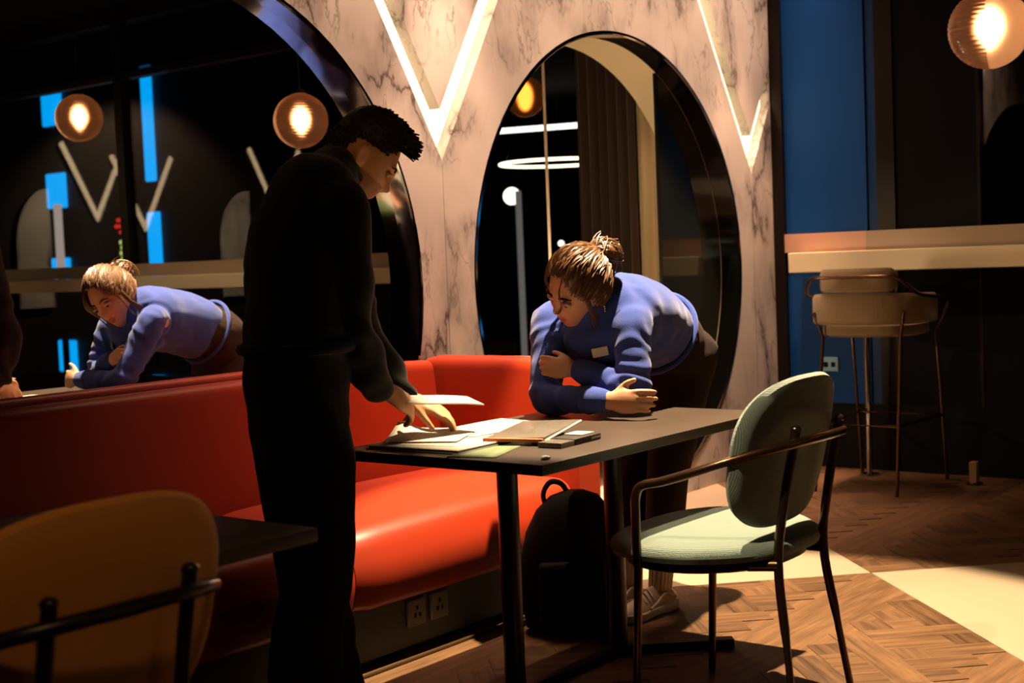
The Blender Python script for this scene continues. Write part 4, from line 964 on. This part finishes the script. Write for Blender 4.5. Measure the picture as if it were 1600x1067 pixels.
for i in range(40):
    j = rb.uniform(-.02, .02); lock.append([HM@Vector((p[0], p[1]+j, p[2])) for p in curve([(-.07, .0, -.02), (-.088, .03, -.06), (-.074, .05+j, -.10), (-.05, .06+j, -.13)], 4)])
lk = strands(lock, .0022); lk.xf(Matrix.Translation(-wo.location)); lo_ = obj('loose_locks', lk, M_HAIR, hair_o); lo_['kind'] = 'stuff'
for dz in (0, -.008, -.016):
    er = MB().ball(tuple(HM@Vector((-.012, .084, -.040+dz))-wo.location), .0034, 8, 6); obj('earring', er, M_GOLD, wo)

wo.location += L(.16, -.12)

# ------------------------------------------------------------------ standing man
ma = thing('person', 'man in dark sweater and trousers standing left of the table, reading papers', 'person', L(2.53, .97, 0))
FY = math.atan2(-.62, .78)
MM = Matrix.Translation(L(2.862, .962, 1.538))@Matrix.Rotation(FY, 4, 'Z')@Matrix.Rotation(math.radians(40), 4, 'Y')@Matrix.Scale(1.07, 4)
fwdM = Vector((math.cos(FY), math.sin(FY), 0)); rgtM = Vector((fwdM.y, -fwdM.x, 0))
HIP = L(2.575, .965, .95)
CH_ = L(2.640, .950, 1.27); UP_ = L(2.70, .945, 1.41); NK = L(2.760, .940, 1.475)
mRS, mLS = L(2.640, 1.085, 1.375), L(2.835, .845, 1.395)
mRE, mRW = L(2.660, 1.085, 1.045), L(2.785, 1.060, .905)
mLE, mLW = L(2.945, .850, 1.02), L(2.99, .960, .855)
mb = head_mb(MM, True)
mb.limb([MM@Vector((-.035, 0, -.04)), NK+Vector((0, 0, .02)), UP_], [.058, .062, .08], 18, 5)
mb.limb([UP_, CH_, L(2.60, .965, 1.10), HIP], [(.10, .16), (.115, .165), (.105, .145), (.11, .155)], 20, 5, upv=tuple(fwdM))
for a, b, c in ((mRS, mRE, mRW), (mLS, mLE, mLW)):
    mb.limb([a, a.lerp(b, .5), b], [.056, .048, .040], 14, 5); mb.limb([b, b.lerp(c, .5), c], [.042, .037, .029], 14, 5)
mH = (HIP+rgtM*.085, HIP-rgtM*.085); mK = (L(2.545, 1.045, .52), L(2.615, .925, .52)); mA = (L(2.44, 1.06, .09), L(2.67, .935, .09))
for h, k, a in zip(mH, mK, mA): mb.limb([h, k, a], [.085, .058, .040], 14, 8)
RHX, RHZ = dirv(.72, .12, -.42), dirv(-.10, .75, .70)
LHX, LHZ = dirv(.62, .62, -.42), dirv(-.1, .35, 1)
mb = merge(mb, hand_mb(frame(mRW+RHX.normalized()*.03, RHX, RHZ), 1, (.45, .55, .35), .04, (.45, .55), 1.06))
mb = merge(mb, hand_mb(frame(mLW+LHX.normalized()*.03, LHX, LHZ), -1, (.25, .35, .3), .06, (.5, .35), 1.06))
mm_ = fuse(mb, .0048, 3)
def zoneM(h, p):
    if abs(h.y) < .024 and -.071 < h.z < -.049 and h.x > .078: return 1
    if h.z < -.030 and h.x > .0 and h.x < .2 and abs(h.y) < .09 and h.z > -.14 and not (h.z > -.045 and abs(h.y) < .02): return 2
    return 0
finish_body(mm_, MM.inverted(), zoneM, [M_SKIN2, M_LIP, M_STUB]); world_mesh('body', mm_, None, ma)
eye_set(ma, MM, True, M_SKIN2)
sw = MB()
sw.limb([NK+Vector((0, 0, .0)), UP_+Vector((0, 0, .0)), CH_, L(2.60, .965, 1.12), L(2.585, .967, 1.02)], [(.085, .11), (.135, .19), (.160, .20), (.148, .18), (.145, .178)], 26, 6, upv=tuple(fwdM))
for a, b, c, sgn in ((mRS, mRE, mRW, 1), (mLS, mLE, mLW, -1)):
    sw.limb([a-rgtM*.06*sgn+Vector((0, 0, .02)), a, a.lerp(b, .5), b], [.08, .088, .078, .066], 18, 6); sw.limb([b, b.lerp(c, .5), c.lerp(b, .05)], [.066, .058, .046], 18, 6)
sw.limb([UP_+Vector((0, 0, .03)), NK+Vector((.02, 0, .03))], [.095, .072], 18, 5)
def foldM(p, n): return .006*math.sin(p.z*55+p.x*30+7*noise.noise(p*5))*smooth(1.35, 1.0, p.z)
world_mesh('sweater', wrinkle(fuse(sw, .007, 6), .009, 6, foldM), M_SWEAT, ma)
wb = [L(2.583, .967, 1.03)+fwdM*.148*math.cos(a)+rgtM*.180*math.sin(a) for a in [2*PI*k/40 for k in range(40)]]
world_part('hem_band', MB().tube(wb, .016, 8, closed=True), M_SWEAT, ma)
co = [NK+Vector((.012, 0, .035))+fwdM*.07*math.cos(a)+rgtM*.074*math.sin(a)+Vector((0, 0, -.03*math.cos(a))) for a in [2*PI*k/32 for k in range(32)]]
world_part('collar', MB().tube(co, .013, 8, closed=True), M_SWEAT, ma)
tp = MB()
tp.limb([HIP+Vector((0, 0, .07)), HIP, HIP+Vector((0, 0, -.10))], [(.140, .172), (.150, .180), (.135, .178)], 24, 6, upv=tuple(fwdM))
for i, (h, k, a) in enumerate(zip(mH, mK, mA)):
    tp.limb([h+Vector((0, 0, -.02)), h.lerp(k, .5), k, k.lerp(a, .6), a+Vector((0, 0, -.02))], [(.128, .105), (.118, .10), (.096, .088), (.092, .088), (.100, .096)], 20, 7, upv=tuple(fwdM))
def foldT(p, n): return .008*math.sin(p.x*28-p.y*22+4*noise.noise(p*3))*smooth(.4, .9, p.z)+.006*math.sin(p.z*60+6*noise.noise(p*6))*smooth(.35, .15, p.z)
world_mesh('trousers', wrinkle(fuse(tp, .008, 6), .010, 5, foldT), M_PANTS, ma)
for a, kx in zip(mA, (1, 1)):
    h0 = Vector((a.x, a.y, 0))-fwdM*.07; shoe(h0, h0+fwdM*.29, ma, M_SHOED, M_SHOED, 1.05)
hfm = head_fn(True)
def skullm(d): return hfm(Vector(d).normalized())
def keepM(d):
    if d.x > 0: return d.z > .62-.34*smooth(.45, .95, abs(d.y))
    return d.z > -.42+.70*smooth(-.66, -.30, d.x)
def fnM(d): return .006+.020*smooth(.2, .9, d.z)+.004*noise.noise(d*14)
hf = hfm
capm = cap_mb(1, keepM, fnM); ho = world_mesh('hair', modified(capm.xf(MM), [('SOLIDIFY', dict(thickness=.005, offset=-1))]), M_HAIRD, ma)
paths = []
for i in range(900):
    while True:
        d = Vector((rb.gauss(0, 1), rb.gauss(0, 1), rb.gauss(0, 1))).normalized()
        if keepM(d): break
    ln_ = .008+.022*smooth(.35, .9, d.z)+.022*smooth(.2, .6, d.x)*smooth(.4, .6, d.z); b0 = skullm(d)+d*fnM(d)*.6
    g = (d*.55+Vector((.75*smooth(-.2, .5, d.z), 0, -.06 if d.z < .3 else .12))+Vector((rb.gauss(0, .09), rb.gauss(0, .09), rb.gauss(0, .09)))).normalized()
    paths.append([MM@(b0+g*ln_*t+Vector((0, 0, -.006*t*t if d.z > .3 else 0))) for t in (0, .33, .66, 1)])
hs = strands(paths, .0032); hs.xf(Matrix.Translation(-ma.location)); hso = obj('hair_strands', hs, M_HAIRD, ho); hso['kind'] = 'stuff'
# folded sheet in his right hand
tip = mRW+RHX.normalized()*.115
hm = sheet_mesh(.27, .085, lambda x, y: .006*math.sin(x*10)-.18*max(0, x)**2, .004, 14, 4)
hp = tag(bpy.data.objects.new('held_sheet', hm), 'folded cream sheet held level in the standing man\'s hand above the papers', 'paper'); COL.objects.link(hp); hm.materials.append(M_PLAIN)
hp.matrix_world = frame(tip+dirv(.105, .018, .004), dirv(.9, .22, -.13), dirv(.1, .25, 1))
